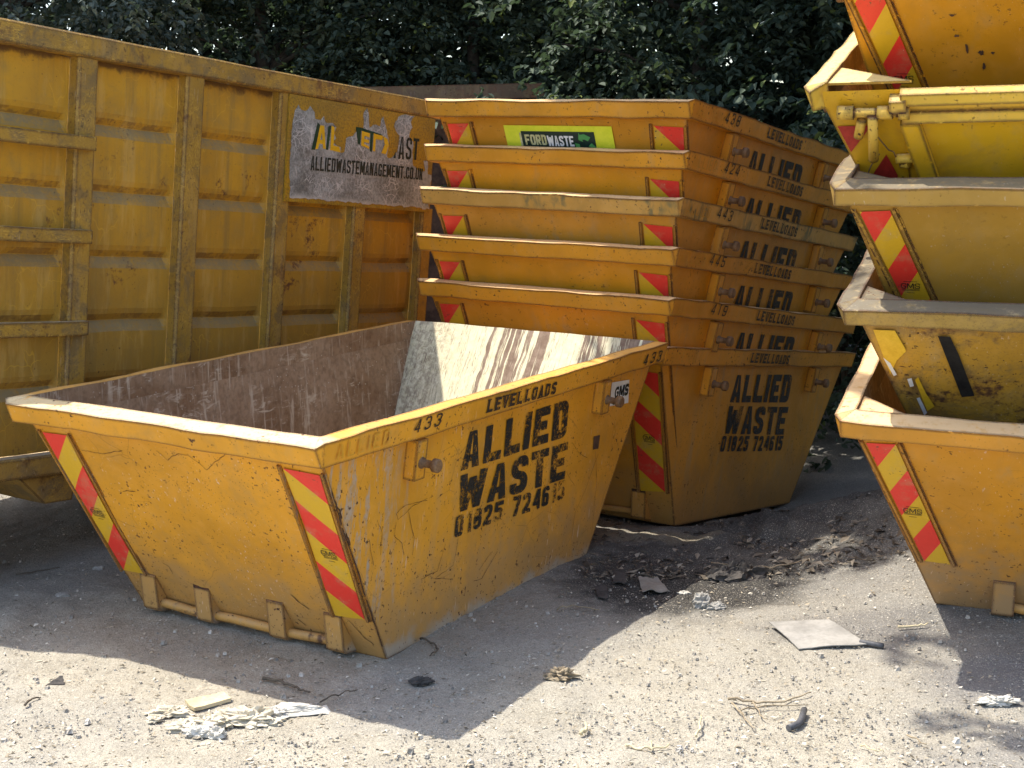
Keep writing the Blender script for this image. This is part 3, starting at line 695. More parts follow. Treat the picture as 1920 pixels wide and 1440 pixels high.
for k, p in enumerate(RP):
    S = Skip(p[6:], 10+k, amp=(.005, .010, .004, .006, .004)[k]); pm, rm = RM[k]
    gusset_mat = rm
    pl = (QL, mir(QL)) if k in (0, 2, 4) else ()
    lg = [(-.985, -1), (.885, -1), (-.985, 1), (.885, 1)]
    r = make_skip(S, 'waste_skip', [pm, m_inner_r, m_inner_r], [rm, m_inner_r, m_inner_r], pm, plates=pl, lugs=lg, gusset=(.24, .24, .2, .36, None)[k],
                  brackets=(-.215, .15, .42) if k == 0 else (), open_end=(k == 3), zend=(1.165 if k == 3 else None), plate_kw=dict(phase=(.0, 0, .03, 0, .05)[k]))
    r.matrix_world = pose(p[:6]); tag(r, RL[k], 'skip', 'yellow waste skips in the yard'); right.append((S, r))
# battered skip: remnants and black strip
S, r = right[1]
def epoly(mb, S, pts, off, mat=0):
    q = [S.end(x, z, off) for x, z in pts]
    if (q[1]-q[0]).cross(q[2]-q[0]).y > 0: q.reverse()
    mb.quad(q, mat)
mb = MB(); epoly(mb, S, [(-.555, 1.045), (-.502, 1.04), (-.47, .95), (-.41, .72), (-.406, .70), (-.462, .694)], .012)
mb.build('black_strip', m_black_tape, r)
mb = MB(); epoly(mb, S, [(-.832, 1.06), (-.738, 1.062), (-.70, .975), (-.694, .955), (-.74, .89), (-.775, .80)], .009); epoly(mb, S, [(-.665, .78), (-.65, .80), (-.62, .70), (-.585, .62), (-.62, .58)], .009)
epoly(mb, S, [(-.80, .90), (-.77, .87), (-.745, .80), (-.76, .79)], .0095, 1); epoly(mb, S, [(-.665, .66), (-.65, .67), (-.622, .57), (-.635, .55)], .0095, 1); epoly(mb, S, [(-.70, .78), (-.68, .79), (-.672, .74), (-.69, .73)], .0095, 1)
mb.build('torn_reflective_film', [m_yel_old, m_white], r)
# drop-door skip
S, r = right[3]
mb = MB(); X0, X1 = -.565, .565
zb = .03
for (xa, xb) in ((X0, X1),):
    mb.grid(lambda a, b: S.end(xa+(xb-xa)*a, zb+(1.02-zb)*b, .014), 12, 10, 0)
    for (pa, pb) in (((xa, zb), (xa, 1.02)), ((xb, zb), (xb, 1.02))):
        mb.quad([S.end(*pa, -.004), S.end(*pb, -.004), S.end(*pb, .014), S.end(*pa, .014)], 0)
door = mb.build('drop_door', m_r4, r)
mb = MB()
for z0, z1, d in ((1.118, 1.166, .05), (1.028, 1.072, .045)):
    mb.hexa([S.end(X0, z0, -.004), S.end(X1, z0, -.004), S.end(X1, z0, d), S.end(X0, z0, d), S.end(X0, z1, -.004), S.end(X1, z1, -.004), S.end(X1, z1, d-.012), S.end(X0, z1, d-.012)], 0)
mb.hexa([S.end(X0, 1.072, -.004), S.end(X1, 1.072, -.004), S.end(X1, 1.072, .018), S.end(X0, 1.072, .018), S.end(X0, 1.118, -.004), S.end(X1, 1.118, -.004), S.end(X1, 1.118, .018), S.end(X0, 1.118, .018)], 0)
mb.build('door_channel', m_r4_rim, door)
for sx in (1, -1):
    mb = MB(); q = [(-.575, 1.026), (-.492, 1.026), (-.30, .10), (-.385, .10)]
    q = [(sx*x, z) for x, z in q]
    if sx < 0: q.reverse()
    mb.hexa([S.end(x, z, .010) for x, z in q]+[S.end(x, z, .05) for x, z in q], 0); mb.build('door_rib', m_r4, door)
lt = MB(); P = lambda x, z, o: S.end(x, z, o)
lt.tube([P(-.83, 1.09, .042), P(-.535, 1.082, .042)], .021, 12); lt.tube([P(-.835, 1.09, .042), P(-.765, 1.088, .042)], .031, 12); lt.tube([P(-.665, 1.086, .042), P(-.60, 1.084, .042)], .030, 12); lt.tube([P(-.575, 1.083, .042), P(-.53, 1.082, .042)], .033, 12)
lt.tube([P(-.683, 1.085, .06), P(-.70, .865, .07)], .022, 12); lt.tube([P(-.735, 1.05, .04), P(-.757, .974, .055)], .021, 12)
lt.hexa([P(-.61, 1.10, .0), P(-.54, 1.10, .0), P(-.54, 1.10, .07), P(-.61, 1.10, .07), P(-.61, 1.145, .0), P(-.54, 1.145, .0), P(-.54, 1.145, .055), P(-.61, 1.145, .055)])
lt.build('door_latch', paint('latch_paint', (.68, .42, .06), chips=.85, dust=.4, foot=0), r)
lt = MB(); lt.tube([P(-.61, .832, .03), P(-.53, .835, .03)], .022, 12); lt.tube([P(-.585, .80, .012), P(-.555, .80, .03)], [.03, .02], 10); lt.build('stop_pin', m_r4_rim, r)
lt = MB(); pts = []
for k in range(17):
    t = k/16; pts.append(P(-.69+.085*math.sin(t*math.pi*.5) if t < .5 else -.63+.03*t, 1.0-.17*math.sin(min(1, t)*math.pi*.5), .05-.02*t))
lt.tube(pts, .003, 6); pts = [P(-.68-.07*(k/12)-.02*math.sin(k/12*3.1), .86-.18*k/12, .03-.012*k/12) for k in range(13)]; lt.tube(pts, .003, 6)
lt.build('latch_wire', m_pin, r)
mb = MB(); epoly(mb, S, [(-.852, .991), (-.704, .992), (-.809, .851)], .006); epoly(mb, S, [(-.655, .836), (-.75, .69), (-.619, .698), (-.615, .72)], .006)
mb.build('faded_chevron', m_red_old, r)
# paint lost from the upper skip's end
S, r = right[4]
mb = MB()
for (x, z, a, b) in ((-.40, .86, .016, .008), (-.36, .80, .008, .03), (-.30, .775, .014, .018), (-.29, .71, .008, .025), (-.25, .775, .008, .01), (-.42, .96, .018, .008)):
    epoly(mb, S, [(x+a*random.uniform(.35, 1.2)*math.cos(j*math.pi/6), z+b*random.uniform(.35, 1.2)*math.sin(j*math.pi/6)) for j in range(12)], .005)
mb.build('bare_patch', m_rusty, r)

# ------------------------------------------------------------------ roll-off container at left
CX = Vector((.5101, .8557, -.0872)); CY = Vector((-.8551, .5154, .0555)); CZ = CX.cross(CY)
CM = Matrix((CX, CY, CZ)).transposed().to_4x4(); CM.translation = (-2.514, 8.293, .466); CM = CM @ Matrix.Scale(.87, 4)
cont = empty('skip_container'); cont.matrix_world = CM
tag(cont, 'tall dirty yellow steel container with ribbed side and peeling name sign, behind the skips', 'container')
U0, U1 = -1.52, 4.02; DEP = 2.35; ZB, ZT = .28, 2.945
posts = [(-1.07, -.90), (-.087, .084), (.891, 1.073), (1.888, 2.06), (2.873, 3.039), (3.855, 4.02)]
gro = [2.40, 1.97, 1.545, 1.12, .70]
def prof():
    pr = [(.095, 2.80)]
    for zg in gro: pr += [(.084, zg+.22), (.086, zg+.080), (.095, zg+.045), (.128, zg+.004), (.128, zg), (.122, zg-.010), (.100, zg-.048), (.087, zg-.075)]
    pr += [(.085, .40), (.085, ZB)]
    return pr
PR = prof()
def panel(u0, u1, name='panel'):
    mb = MB(); nu = 10; i0 = len(mb.v)
    for k, (y, z) in enumerate(PR):
        for a in range(nu+1):
            u = u0+(u1-u0)*(0, .02, .04, .2, .35, .5, .65, .8, .955, .978, 1)[a]; y_ = .085+(y-.085)*(0, .5, 1, 1, 1, 1, 1, 1, 1, .5, 0)[a]; wob = .006*noise.noise((u*2.2, z*2.0, 3))+.002*noise.noise((u*9, z*8, 5)); mb.v.append((u, y_+wob, z+.006*noise.noise((u*3, z, 9))))
    for k in range(len(PR)-1):
        for a in range(nu):
            q = i0+k*(nu+1)+a; mb.f.append((q, q+nu+1, q+nu+2, q+1)); mb.m.append(0); mb.sm.append(False)
    return mb.build(name, m_panel, cont)
def panel_mat():
    g = G('container_panel_paint'); v = g.coords()
    base = (.53, .27, .015)
    n1 = g.noise(v, 1.6, 4); n2 = g.noise(v, 6, 5, .65); n3 = g.noise(v, 40, 4, .7)
    c = g.mix(g.ramp(n1, .3, .7), (.45, .232, .022), (.57, .298, .022))
    st = g.noise(g.stretch(v, (12, 12, .7)), 1, 4, .6)
    c = g.mix(g.mul(g.ramp(st, .45, .75), .55), c, (.22, .15, .05))
    c = g.mix(g.mul(g.ramp(n2, .45, .72), .4), c, (.30, .20, .06))
    c = g.mix(g.mul(g.ramp(n3, .55, .75), .35), c, (.20, .13, .045))
    z = g.sep(g.tc.outputs['Object'])[2]
    # road film grows towards the lower sheets
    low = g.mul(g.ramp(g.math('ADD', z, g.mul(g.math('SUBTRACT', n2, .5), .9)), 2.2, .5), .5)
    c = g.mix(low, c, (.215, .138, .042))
    nz = g.sep(g.tc.outputs['Normal'])[2]
    c = g.mix(g.mul(g.ramp(g.noise(g.stretch(v, (9, 9, 1.4)), 1, 5, .7), .50, .68), .35), c, (.62, .40, .12))
    c = g.mix(g.mul(g.ramp(nz, .10, .65), g.ramp(g.math('ADD', g.mul(n3, .5), g.mul(n2, .5)), .30, .56), .85), c, (.225, .185, .105))
    # yellow scuff lines
    sc = g.ramp(g.voro(g.vmath('ADD', v, g.vmath('SCALE', g.n('ShaderNodeTexNoise').outputs['Color'], .3)), 4.2, 'DISTANCE_TO_EDGE'), .016, .004)
    c = g.mix(g.mul(sc, g.ramp(g.noise(v, 1.5, 2), .50, .58), .6), c, (.62, .36, .04))
    rb = g.math('ADD', g.mul(g.noise(v, 2.2, 6, .7), .8), g.mul(n3, .2))
    c = g.mix(g.ramp(rb, .585, .66), c, g.mix(n3, (.17, .06, .02), (.10, .05, .03)))
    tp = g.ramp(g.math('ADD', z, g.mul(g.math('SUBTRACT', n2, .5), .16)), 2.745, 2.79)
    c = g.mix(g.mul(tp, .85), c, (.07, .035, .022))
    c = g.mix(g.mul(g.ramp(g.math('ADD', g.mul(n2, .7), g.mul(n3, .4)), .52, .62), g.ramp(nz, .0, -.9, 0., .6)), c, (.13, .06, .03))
    sp = g.mul(g.ramp(g.noise(v, 55, 3, .6), .67, .70), g.ramp(g.noise(v, 2.5, 3), .5, .6))
    c = g.mix(sp, c, (.04, .022, .015))
    return g.finish(c, .58, g.bump(g.math('ADD', g.mul(n2, .5), g.mul(n3, .4)), .3, .012), spec=.3)
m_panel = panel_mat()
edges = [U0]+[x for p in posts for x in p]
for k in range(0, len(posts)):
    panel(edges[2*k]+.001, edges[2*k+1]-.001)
for (a, b) in posts:
    mb = MB(); top = 2.80
    if a > 2.5: top = 2.03
    N = 12
    for s_ in range(N):
        za, zb_ = ZB+(top-ZB)*s_/N, ZB+(top-ZB)*(s_+1)/N
        ring = lambda z: [(a, .14, z), (a, .018+.002*noise.noise((a, z*3, 1)), z), (a+.016, .0+.003*noise.noise((a, z*4, 2)), z), (b-.016, .0+.003*noise.noise((b, z*4, 3)), z), (b, .018, z), (b, .14, z)]
        r0, r1 = ring(za), ring(zb_)
        for j in range(5): mb.quad([r0[j], r0[j+1], r1[j+1], r1[j]], 0)
    mb.build('side_post', m_cont_rail, cont)
def railbox(name, u0, u1, y0, y1, z0, z1, n=40):
    mb = MB(); c = .012
    pr = [(y0, z0+c), (y0, z1-c), (y0+c, z1), (y1-c, z1), (y1, z1-c), (y1, z0+c), (y1-c, z0), (y0+c, z0)]
    P = []
    for k in range(n+1):
        u = u0+(u1-u0)*k/n; P.append([(u, y+.004*noise.noise((u*2, y*30, z)), z+.004*noise.noise((u*2, 7, z*9))) for y, z in pr])
    for k in range(n):
        for j in range(8): mb.quad([P[k][j], P[k+1][j], P[k+1][(j+1) % 8], P[k][(j+1) % 8]], 0)
    mb.quad(P[0][::-1], 0); mb.quad(P[-1], 0)
    return mb.build(name, m_cont_rail, cont)
railbox('top_rail', U0, U1+.02, -.022, .125, 2.802, ZT)
railbox('bottom_rail', U0, U1+.02, -.012, .11, .14, ZB-.002)
for u in (-1.2, 2.35):
    mb = MB(); mb.hexa([(u-.12, .25, -.62), (u+.12, .25, -.62), (u+.12, 2.1, -.62), (u-.12, 2.1, -.62), (u-.10, .22, .018), (u+.10, .22, .018), (u+.10, 2.12, .018), (u-.10, 2.12, .018)]); mb.build('support_block', m_rusty, cont)
mb = MB()
mb.box(U0, DEP-.1, .16, U1, DEP, ZT); mb.box(U1-.06, .127, .16, U1-.002, DEP-.102, ZT-.15); mb.box(U0+.002, .17, .15, U1-.062, DEP-.102, .26); mb.box(U0, .127, .27, U0+.06, DEP-.102, ZT-.15)
mb.build('far_walls', m_cont_rail, cont)
for u in (-1.08, -.12, .9, 1.9, 2.9, 3.8):
    mb = MB(); mb.hexa([(u-.16, .30, .02), (u+.16, .30, .02), (u+.16, DEP-.3, .02), (u-.16, DEP-.3, .02), (u-.16, .04, .138), (u+.16, .04, .138), (u+.16, DEP-.05, .138), (u-.16, DEP-.05, .138)])
    mb.build('floor_bearer', m_cont_rail, cont)
mb = MB(); mb.hexa([(-.20, .03, -.05), (.03, .03, -.05), (.03, .45, -.05), (-.20, .45, -.05), (-.42, .02, .137), (.05, .02, .137), (.05, .45, .137), (-.42, .45, .137)])
mb.build('support_foot', m_cont_rail, cont)
for z0, z1 in ((2.222, 2.312), (1.632, 1.722), (1.042, 1.135)):
    mb = MB(); n = 12; P = []
    for k in range(n+1):
        u = -1.08+1.112*k/n; P.append([(u, y, z+.006*noise.noise((u*2, z, 4))) for y, z in ((-.055, z0+.006), (-.055, z1-.006), (-.049, z1), (-.002, z1), (-.002, z0), (-.049, z0))])
    for k in range(n):
        for j in range(6): mb.quad([P[k][j], P[k+1][j], P[k+1][(j+1) % 6], P[k][(j+1) % 6]], 0)
    mb.quad(P[0][::-1]); mb.quad(P[-1]); mb.build('step_rung', m_cont_rail, cont)
# sign board with peeling vinyl
def vinyl_mat():
    g = G('weathered_silver_vinyl'); v = g.tc.outputs['Object']
    n1 = g.noise(v, 3, 4); n2 = g.noise(v, 45, 4, .7)
    c = g.mix(g.ramp(g.math('ADD', g.mul(n1, .5), g.mul(n2, .5)), .36, .62), (.105, .114, .110), (.345, .365, .358))
    wv = g.vmath('ADD', v, g.vmath('SCALE', g.n('ShaderNodeTexNoise').outputs['Color'], .12))
    for sc_, th in ((9, .03), (17, .035), (5, .012)):
        ln = g.ramp(g.voro(wv, sc_, 'DISTANCE_TO_EDGE'), th, th*.25); c = g.mix(g.mul(ln, g.ramp(g.noise(v, 5, 2), .42, .6), .75), c, (.58, .58, .57))
    x, y, z = g.sep(v)
    c = g.mix(g.ramp(g.math('ADD', z, g.mul(n1, .12)), 2.13, 2.06), c, (.52, .51, .47))
    return g.finish(c, .42, g.bump(n2, .25, .004), spec=.5)
def board_mat():
    g = G('sign_board_paint'); v = g.coords(); n1 = g.noise(v, 2.6, 4); n2 = g.noise(v, 60, 4, .7)
    c = g.mix(g.ramp(n1, .4, .65), (.42, .235, .012), (.30, .18, .022))
    c = g.mix(g.mul(g.ramp(n2, .42, .66), .7), c, (.13, .085, .025))
    ln = g.ramp(g.noise(g.stretch(v, (6, 60, 60), (0, 12, 0)), 1, 3), .62, .68); c = g.mix(g.mul(ln, .5), c, (.42, .27, .06))
    return g.finish(c, .5, g.bump(n2, .2, .004))
mb = MB(); mb.box(1.968, -.016, 2.0, 3.93, -.004, 2.798, 0)
board = mb.build('sign_board', board_mat(), cont)
POLY = [(2.031, 2.028), (2.005, 2.317), (2.016, 2.419), (2.007, 2.52), (2.019, 2.616), (2.033, 2.681), (2.069, 2.729), (2.103, 2.694), (2.155, 2.687), (2.212, 2.734), (2.268, 2.692), (2.283, 2.642), (2.347, 2.638), (2.386, 2.674), (2.411, 2.628), (2.508, 2.63), (2.549, 2.601), (2.526, 2.553), (2.557, 2.516), (2.511, 2.486), (2.623, 2.455), (2.628, 2.409), (2.671, 2.419), (2.683, 2.527), (2.714, 2.543), (2.769, 2.554), (2.821, 2.599), (2.898, 2.626), (2.896, 2.754), (2.938, 2.792), (2.968, 2.728), (2.984, 2.634), (3.033, 2.666), (3.127, 2.661), (3.138, 2.724), (3.165, 2.747), (3.234, 2.608), (3.256, 2.576), (3.255, 2.478), (3.248, 2.429), (3.31, 2.42), (3.389, 2.475), (3.404, 2.56), (3.411, 2.61), (3.358, 2.64), (3.323, 2.686), (3.381, 2.768), (3.462, 2.792), (3.612, 2.792), (3.558, 2.736), (3.588, 2.696), (3.547, 2.614), (3.614, 2.578), (3.621, 2.414), (3.637, 2.38), (3.77, 2.338), (3.821, 2.349), (3.785, 2.433), (3.851, 2.431), (3.864, 2.323), (3.923, 2.319), (3.916, 2.216), (3.838, 2.212), (3.925, 2.026), (3.614, 2.034), (3.439, 2.033), (3.124, 2.032), (2.892, 2.028), (2.447, 2.033)]
# roughen the torn outline
PL2 = []
for i, p in enumerate(POLY):
    q = POLY[(i+1) % len(POLY)]; L = math.dist(p, q); n = max(1, int(L/.03))
    for k in range(n):
        t = k/n; j = .009*(0 if k == 0 else 1)
        PL2.append((p[0]+(q[0]-p[0])*t+random.uniform(-j, j), p[1]+(q[1]-p[1])*t+random.uniform(-j, j)))
def flat_poly(mb, pts, y, mat=0, f=None):
    f = f or (lambda u, z: (u, y, z))
    tris = tessellate_polygon([[Vector((u, 0, z)) for u, z in pts]]); i = len(mb.v); mb.v += [f(u, z) for u, z in pts]
    for t in tris:
        a, b, c = [Vector(mb.v[i+k]) for k in t]
        if (b-a).cross(c-a).y > 0: t = (t[0], t[2], t[1])
        mb.f.append(tuple(i+k for k in t)); mb.m.append(mat); mb.sm.append(False)
mb = MB(); flat_poly(mb, PL2, -.0185); vin = mb.build('torn_vinyl', vinyl_mat(), board)
mb = MB()
U = lambda u0, z0, u1, z1, y=-.020: (lambda u, v, o: (u0+(u1-u0)*u, y-o, z0[0]+(z0[1]-z0[0])*u+(z1[0]+(z1[1]-z1[0])*u-z0[0]-(z0[1]-z0[0])*u)*v))
put_text(mb, 'ALLIEDWASTEMANAGEMENT.CO.UK', U(2.257, (2.251, 2.268), 3.785, (2.360, 2.366)), .42, .15, .085, 0, base=.0)
put_text(mb, 'AST', U(3.408, (2.42, 2.432), 3.70, (2.606, 2.610)), .40, .13, .10, 0, base=.0, clip=lambda u, v: not (u > .84 and v > .0 and u > .9) and v < 2)
mb.quad([(3.340, -.0202, 2.422), (3.372, -.0202, 2.424), (3.366, -.0202, 2.478), (3.352, -.0202, 2.452)], 0)
# big two-colour name, torn off along its lower half
gA = [[(2.253, 2.406), (2.30, 2.408), (2.345, 2.60), (2.312, 2.62)], [(2.432, 2.42), (2.463, 2.42), (2.482, 2.612), (2.446, 2.60)]]
for k, q in enumerate(gA): mb.quad([(u, -.0203, z) for u, z in q], 1)
mb.quad([(2.84, -.0203, 2.50), (2.87, -.0203, 2.49), (2.875, -.0203, 2.63), (2.80, -.0203, 2.628)], 1); mb.quad([(2.875, -.0203, 2.605), (3.20, -.0203, 2.572), (3.15, -.0203, 2.60), (2.876, -.0203, 2.628)], 1)
mb.quad([(3.005, -.0204, 2.452), (3.035, -.0204, 2.448), (3.035, -.0204, 2.60), (2.998, -.0204, 2.604)], 1)
YA = [[(2.302, 2.415), (2.335, 2.418), (2.385, 2.60), (2.345, 2.60)], [(2.395, 2.425), (2.430, 2.425), (2.395, 2.60), (2.360, 2.60)], [(2.34, 2.46), (2.40, 2.46), (2.40, 2.49), (2.345, 2.49)],
      [(2.485, 2.42), (2.525, 2.42), (2.525, 2.60), (2.485, 2.61)], [(2.525, 2.418), (2.62, 2.413), (2.60, 2.455), (2.525, 2.46)],
      [(2.88, 2.49), (2.92, 2.48), (2.92, 2.60), (2.88, 2.605)], [(2.92, 2.57), (2.99, 2.56), (2.99, 2.595), (2.92, 2.60)], [(2.92, 2.52), (2.985, 2.515), (2.985, 2.54), (2.92, 2.545)], [(2.92, 2.485), (2.99, 2.468), (2.99, 2.49), (2.92, 2.505)],
      [(3.04, 2.46), (3.075, 2.455), (3.075, 2.595), (3.04, 2.60)], [(3.075, 2.555), (3.165, 2.555), (3.17, 2.59), (3.075, 2.595)], [(3.16, 2.45), (3.225, 2.445), (3.258, 2.52), (3.20, 2.52)], [(3.20, 2.522), (3.258, 2.522), (3.235, 2.57), (3.172, 2.588)]]
for k, q in enumerate(YA): mb.quad([(u, -.0207-.00025*k, z) for u, z in q], 2)
mb.build('sign_lettering', [simple('sign_black', (.012, .018, .015), (.02, .03, .025), 20, .5), simple('sign_green', (.004, .035, .018), (.008, .05, .028), 20, .5), simple('sign_yellow', (.62, .36, .01), (.72, .44, .02), 12, .5)], board)

# ------------------------------------------------------------------ ground
CP = [(-.619, 6.793, -.03), (-1.957, 7.595, .02), (.418, 8.524, -.02), (-.919, 9.325, .03), (1.08, 9.767, -.165), (-.226, 10.621, -.127), (2.169, 11.444, -.43), (.864, 12.298, -.40),
      (3.115, 6.848, .0), (2.104, 7.234, .045), (3.841, 8.71, .30), (2.83, 9.096, .34), (-2.9, 9.0, .04), (-1.2, 11.6, -.10), (-3.6, 7.4, .06), (0, 5, -.05), (2, 5.6, -.10), (-2.5, 5.6, .0), (1.4, 8.6, -.05), (1.9, 9.4, -.08)]
CPx = np.array([c[0] for c in CP]); CPy = np.array([c[1] for c in CP]); CPz = np.array([c[2] for c in CP])
def plane_z(x, y): return -.012-.022*x-.004*(y-7)
SG = 1.35
K = np.exp(-((CPx[:, None]-CPx)**2+(CPy[:, None]-CPy)**2)/(2*SG**2)); WT = np.linalg.solve(K+.02*np.eye(len(CP)), CPz-plane_z(CPx, CPy))
def gz(x, y):
    x = np.asarray(x, float); y = np.asarray(y, float); r = plane_z(np.clip(x, -8, 8), np.clip(y, 3, 16))
    for a, b, c in zip(CPx, CPy, WT): r = r+c*np.exp(-((x-a)**2+(y-b)**2)/(2*SG**2))
    return r
def at(px, py):
    d = fw*F_PX+cam_r*(px-960)-cam_u*(py-720); d /= d.y; t = 3.0
    while t < 40:
        p = cam_o+d*t
        if p.z <= float(gz(p.x, p.y)): break
        t += .01
    return Vector((p.x, p.y, float(gz(p.x, p.y))))
def hash2(ix, iy, s):
    h = (ix.astype(np.int64)*374761393+iy.astype(np.int64)*668265263+s*2147483647) & 0xffffffff
    h = ((h ^ (h >> 13))*1274126177) & 0xffffffff
    return ((h ^ (h >> 16)) & 0xffff)/65535.
def vnoise(x, y, s=0):
    ix, iy = np.floor(x), np.floor(y); fx, fy = x-ix, y-iy; fx = fx*fx*(3-2*fx); fy = fy*fy*(3-2*fy)
    a = hash2(ix, iy, s); b = hash2(ix+1, iy, s); c = hash2(ix, iy+1, s); d = hash2(ix+1, iy+1, s)
    return (a*(1-fx)+b*fx)*(1-fy)+(c*(1-fx)+d*fx)*fy
def axis(lo, hi, step, far):
    a = np.arange(lo, hi+1e-6, step); out = [hi]; s_ = step
    while out[-1] < far: s_ *= 1.35; out.append(out[-1]+s_)
    neg = [lo]; s_ = step
    while neg[-1] > -far: s_ *= 1.35; neg.append(neg[-1]-s_)
    return np.concatenate([np.array(neg[1:][::-1]), a, np.array(out[1:])])
gx, gy = axis(-3.6, 3.6, .026, 120), axis(4.6, 11.6, .026, 120)
X, Y = np.meshgrid(gx, gy)
micro = (vnoise(X*3, Y*3, 1)-.5)*.022+(vnoise(X*9, Y*9, 2)-.5)*.009+(vnoise(X*26, Y*26, 3)-.5)*.007
rub = np.exp(-(((X-1.9)/.75)**2+((Y-9.4)/.9)**2)); rub += np.exp(-(((X-1.2)/.8)**2+((Y-8.9)/.5)**2))*.5
micro += rub*((vnoise(X*7, Y*7, 5)-.35)*.14+(vnoise(X*18, Y*18, 6)-.5)*.07)
near = np.clip((60-np.hypot(X, Y-8))/40, 0, 1)
def gzm(x, y):
    return gz(x, y)
Z = gz(X, Y)+micro*near
nv, nu = X.shape
me = bpy.data.meshes.new('ground'); me.vertices.add(nu*nv); me.vertices.foreach_set('co', np.stack([X, Y, Z], -1).reshape(-1))
idx = np.arange(nu*nv).reshape(nv, nu); q = np.stack([idx[:-1, :-1], idx[:-1, 1:], idx[1:, 1:], idx[1:, :-1]], -1).reshape(-1, 4)
me.loops.add(q.size); me.loops.foreach_set('vertex_index', q.reshape(-1)); me.polygons.add(len(q)); me.polygons.foreach_set('loop_start', np.arange(0, q.size, 4)); me.polygons.foreach_set('loop_total', np.full(len(q), 4))
me.polygons.foreach_set('use_smooth', np.ones(len(q), bool)); me.update(); me.validate()
ground = bpy.data.objects.new('ground', me); col.objects.link(ground); tag(ground, 'dusty compacted earth yard strewn with chips and ash', kind='structure')
def ground_mat():
    g = G('yard_earth'); v = g.tc.outputs['Object']; x, y, z = g.sep(v)
    n1 = g.noise(v, 1.1, 4); n2 = g.noise(v, 5, 5, .65); n3 = g.noise(v, 32, 4, .7); n4 = g.noise(v, 120, 3, .7)
    c = g.mix(g.ramp(n2, .32, .68), (.318, .288, .226), (.405, .370, .296))
    c = g.mix(g.mul(g.ramp(n1, .42, .65), .5), c, (.31, .296, .262))
    # greyer ground towards the right and the back
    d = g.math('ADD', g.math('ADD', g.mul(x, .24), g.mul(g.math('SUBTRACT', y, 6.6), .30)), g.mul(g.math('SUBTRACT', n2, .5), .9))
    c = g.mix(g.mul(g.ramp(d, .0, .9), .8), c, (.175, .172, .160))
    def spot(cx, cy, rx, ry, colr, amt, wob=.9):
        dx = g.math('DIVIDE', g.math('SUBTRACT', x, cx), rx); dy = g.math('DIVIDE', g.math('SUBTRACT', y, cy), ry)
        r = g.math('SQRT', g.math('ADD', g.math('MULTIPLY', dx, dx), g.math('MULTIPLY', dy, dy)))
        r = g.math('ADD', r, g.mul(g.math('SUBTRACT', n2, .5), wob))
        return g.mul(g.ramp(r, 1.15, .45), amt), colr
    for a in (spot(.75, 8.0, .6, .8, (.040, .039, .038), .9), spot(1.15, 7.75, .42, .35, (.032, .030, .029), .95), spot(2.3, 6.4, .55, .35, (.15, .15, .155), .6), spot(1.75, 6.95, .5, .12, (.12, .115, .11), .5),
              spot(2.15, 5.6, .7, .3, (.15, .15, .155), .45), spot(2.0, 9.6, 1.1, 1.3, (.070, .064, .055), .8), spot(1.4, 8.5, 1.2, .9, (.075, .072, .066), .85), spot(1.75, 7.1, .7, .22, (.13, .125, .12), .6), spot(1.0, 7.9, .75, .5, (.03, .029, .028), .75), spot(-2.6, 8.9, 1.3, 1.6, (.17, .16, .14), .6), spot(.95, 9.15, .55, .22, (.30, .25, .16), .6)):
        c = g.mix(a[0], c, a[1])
    c = g.mix(g.mul(g.ramp(n3, .50, .66), .55), c, g.mix(.5, c, (.10, .09, .075)))
    c = g.mix(g.mul(g.ramp(n4, .56, .68), .75), c, (.58, .53, .43))
    c = g.mix(g.mul(g.ramp(n4, .42, .33), .7), c, (.10, .088, .07))
    # little pale chips lying in every direction
    ch = g.voro(g.stretch(v, (1, 2.1, 1), (0, 0, 35)), 62); ch2 = g.voro(g.stretch(v, (2.3, 1, 1), (0, 0, 20)), 48)
    c = g.mix(g.mul(g.ramp(ch, .22, .14), g.ramp(n2, .46, .6), .8), c, (.66, .61, .51)); c = g.mix(g.mul(g.ramp(ch2, .17, .10), .8), c, (.075, .065, .055))
    h = g.math('ADD', g.math('ADD', g.mul(n3, .9), g.mul(n4, .55)), g.mul(g.ramp(ch, .30, .12), .25))
    return g.finish(c, .93, g.bump(h, .75, .022), spec=.15)
me.materials.append(ground_mat())

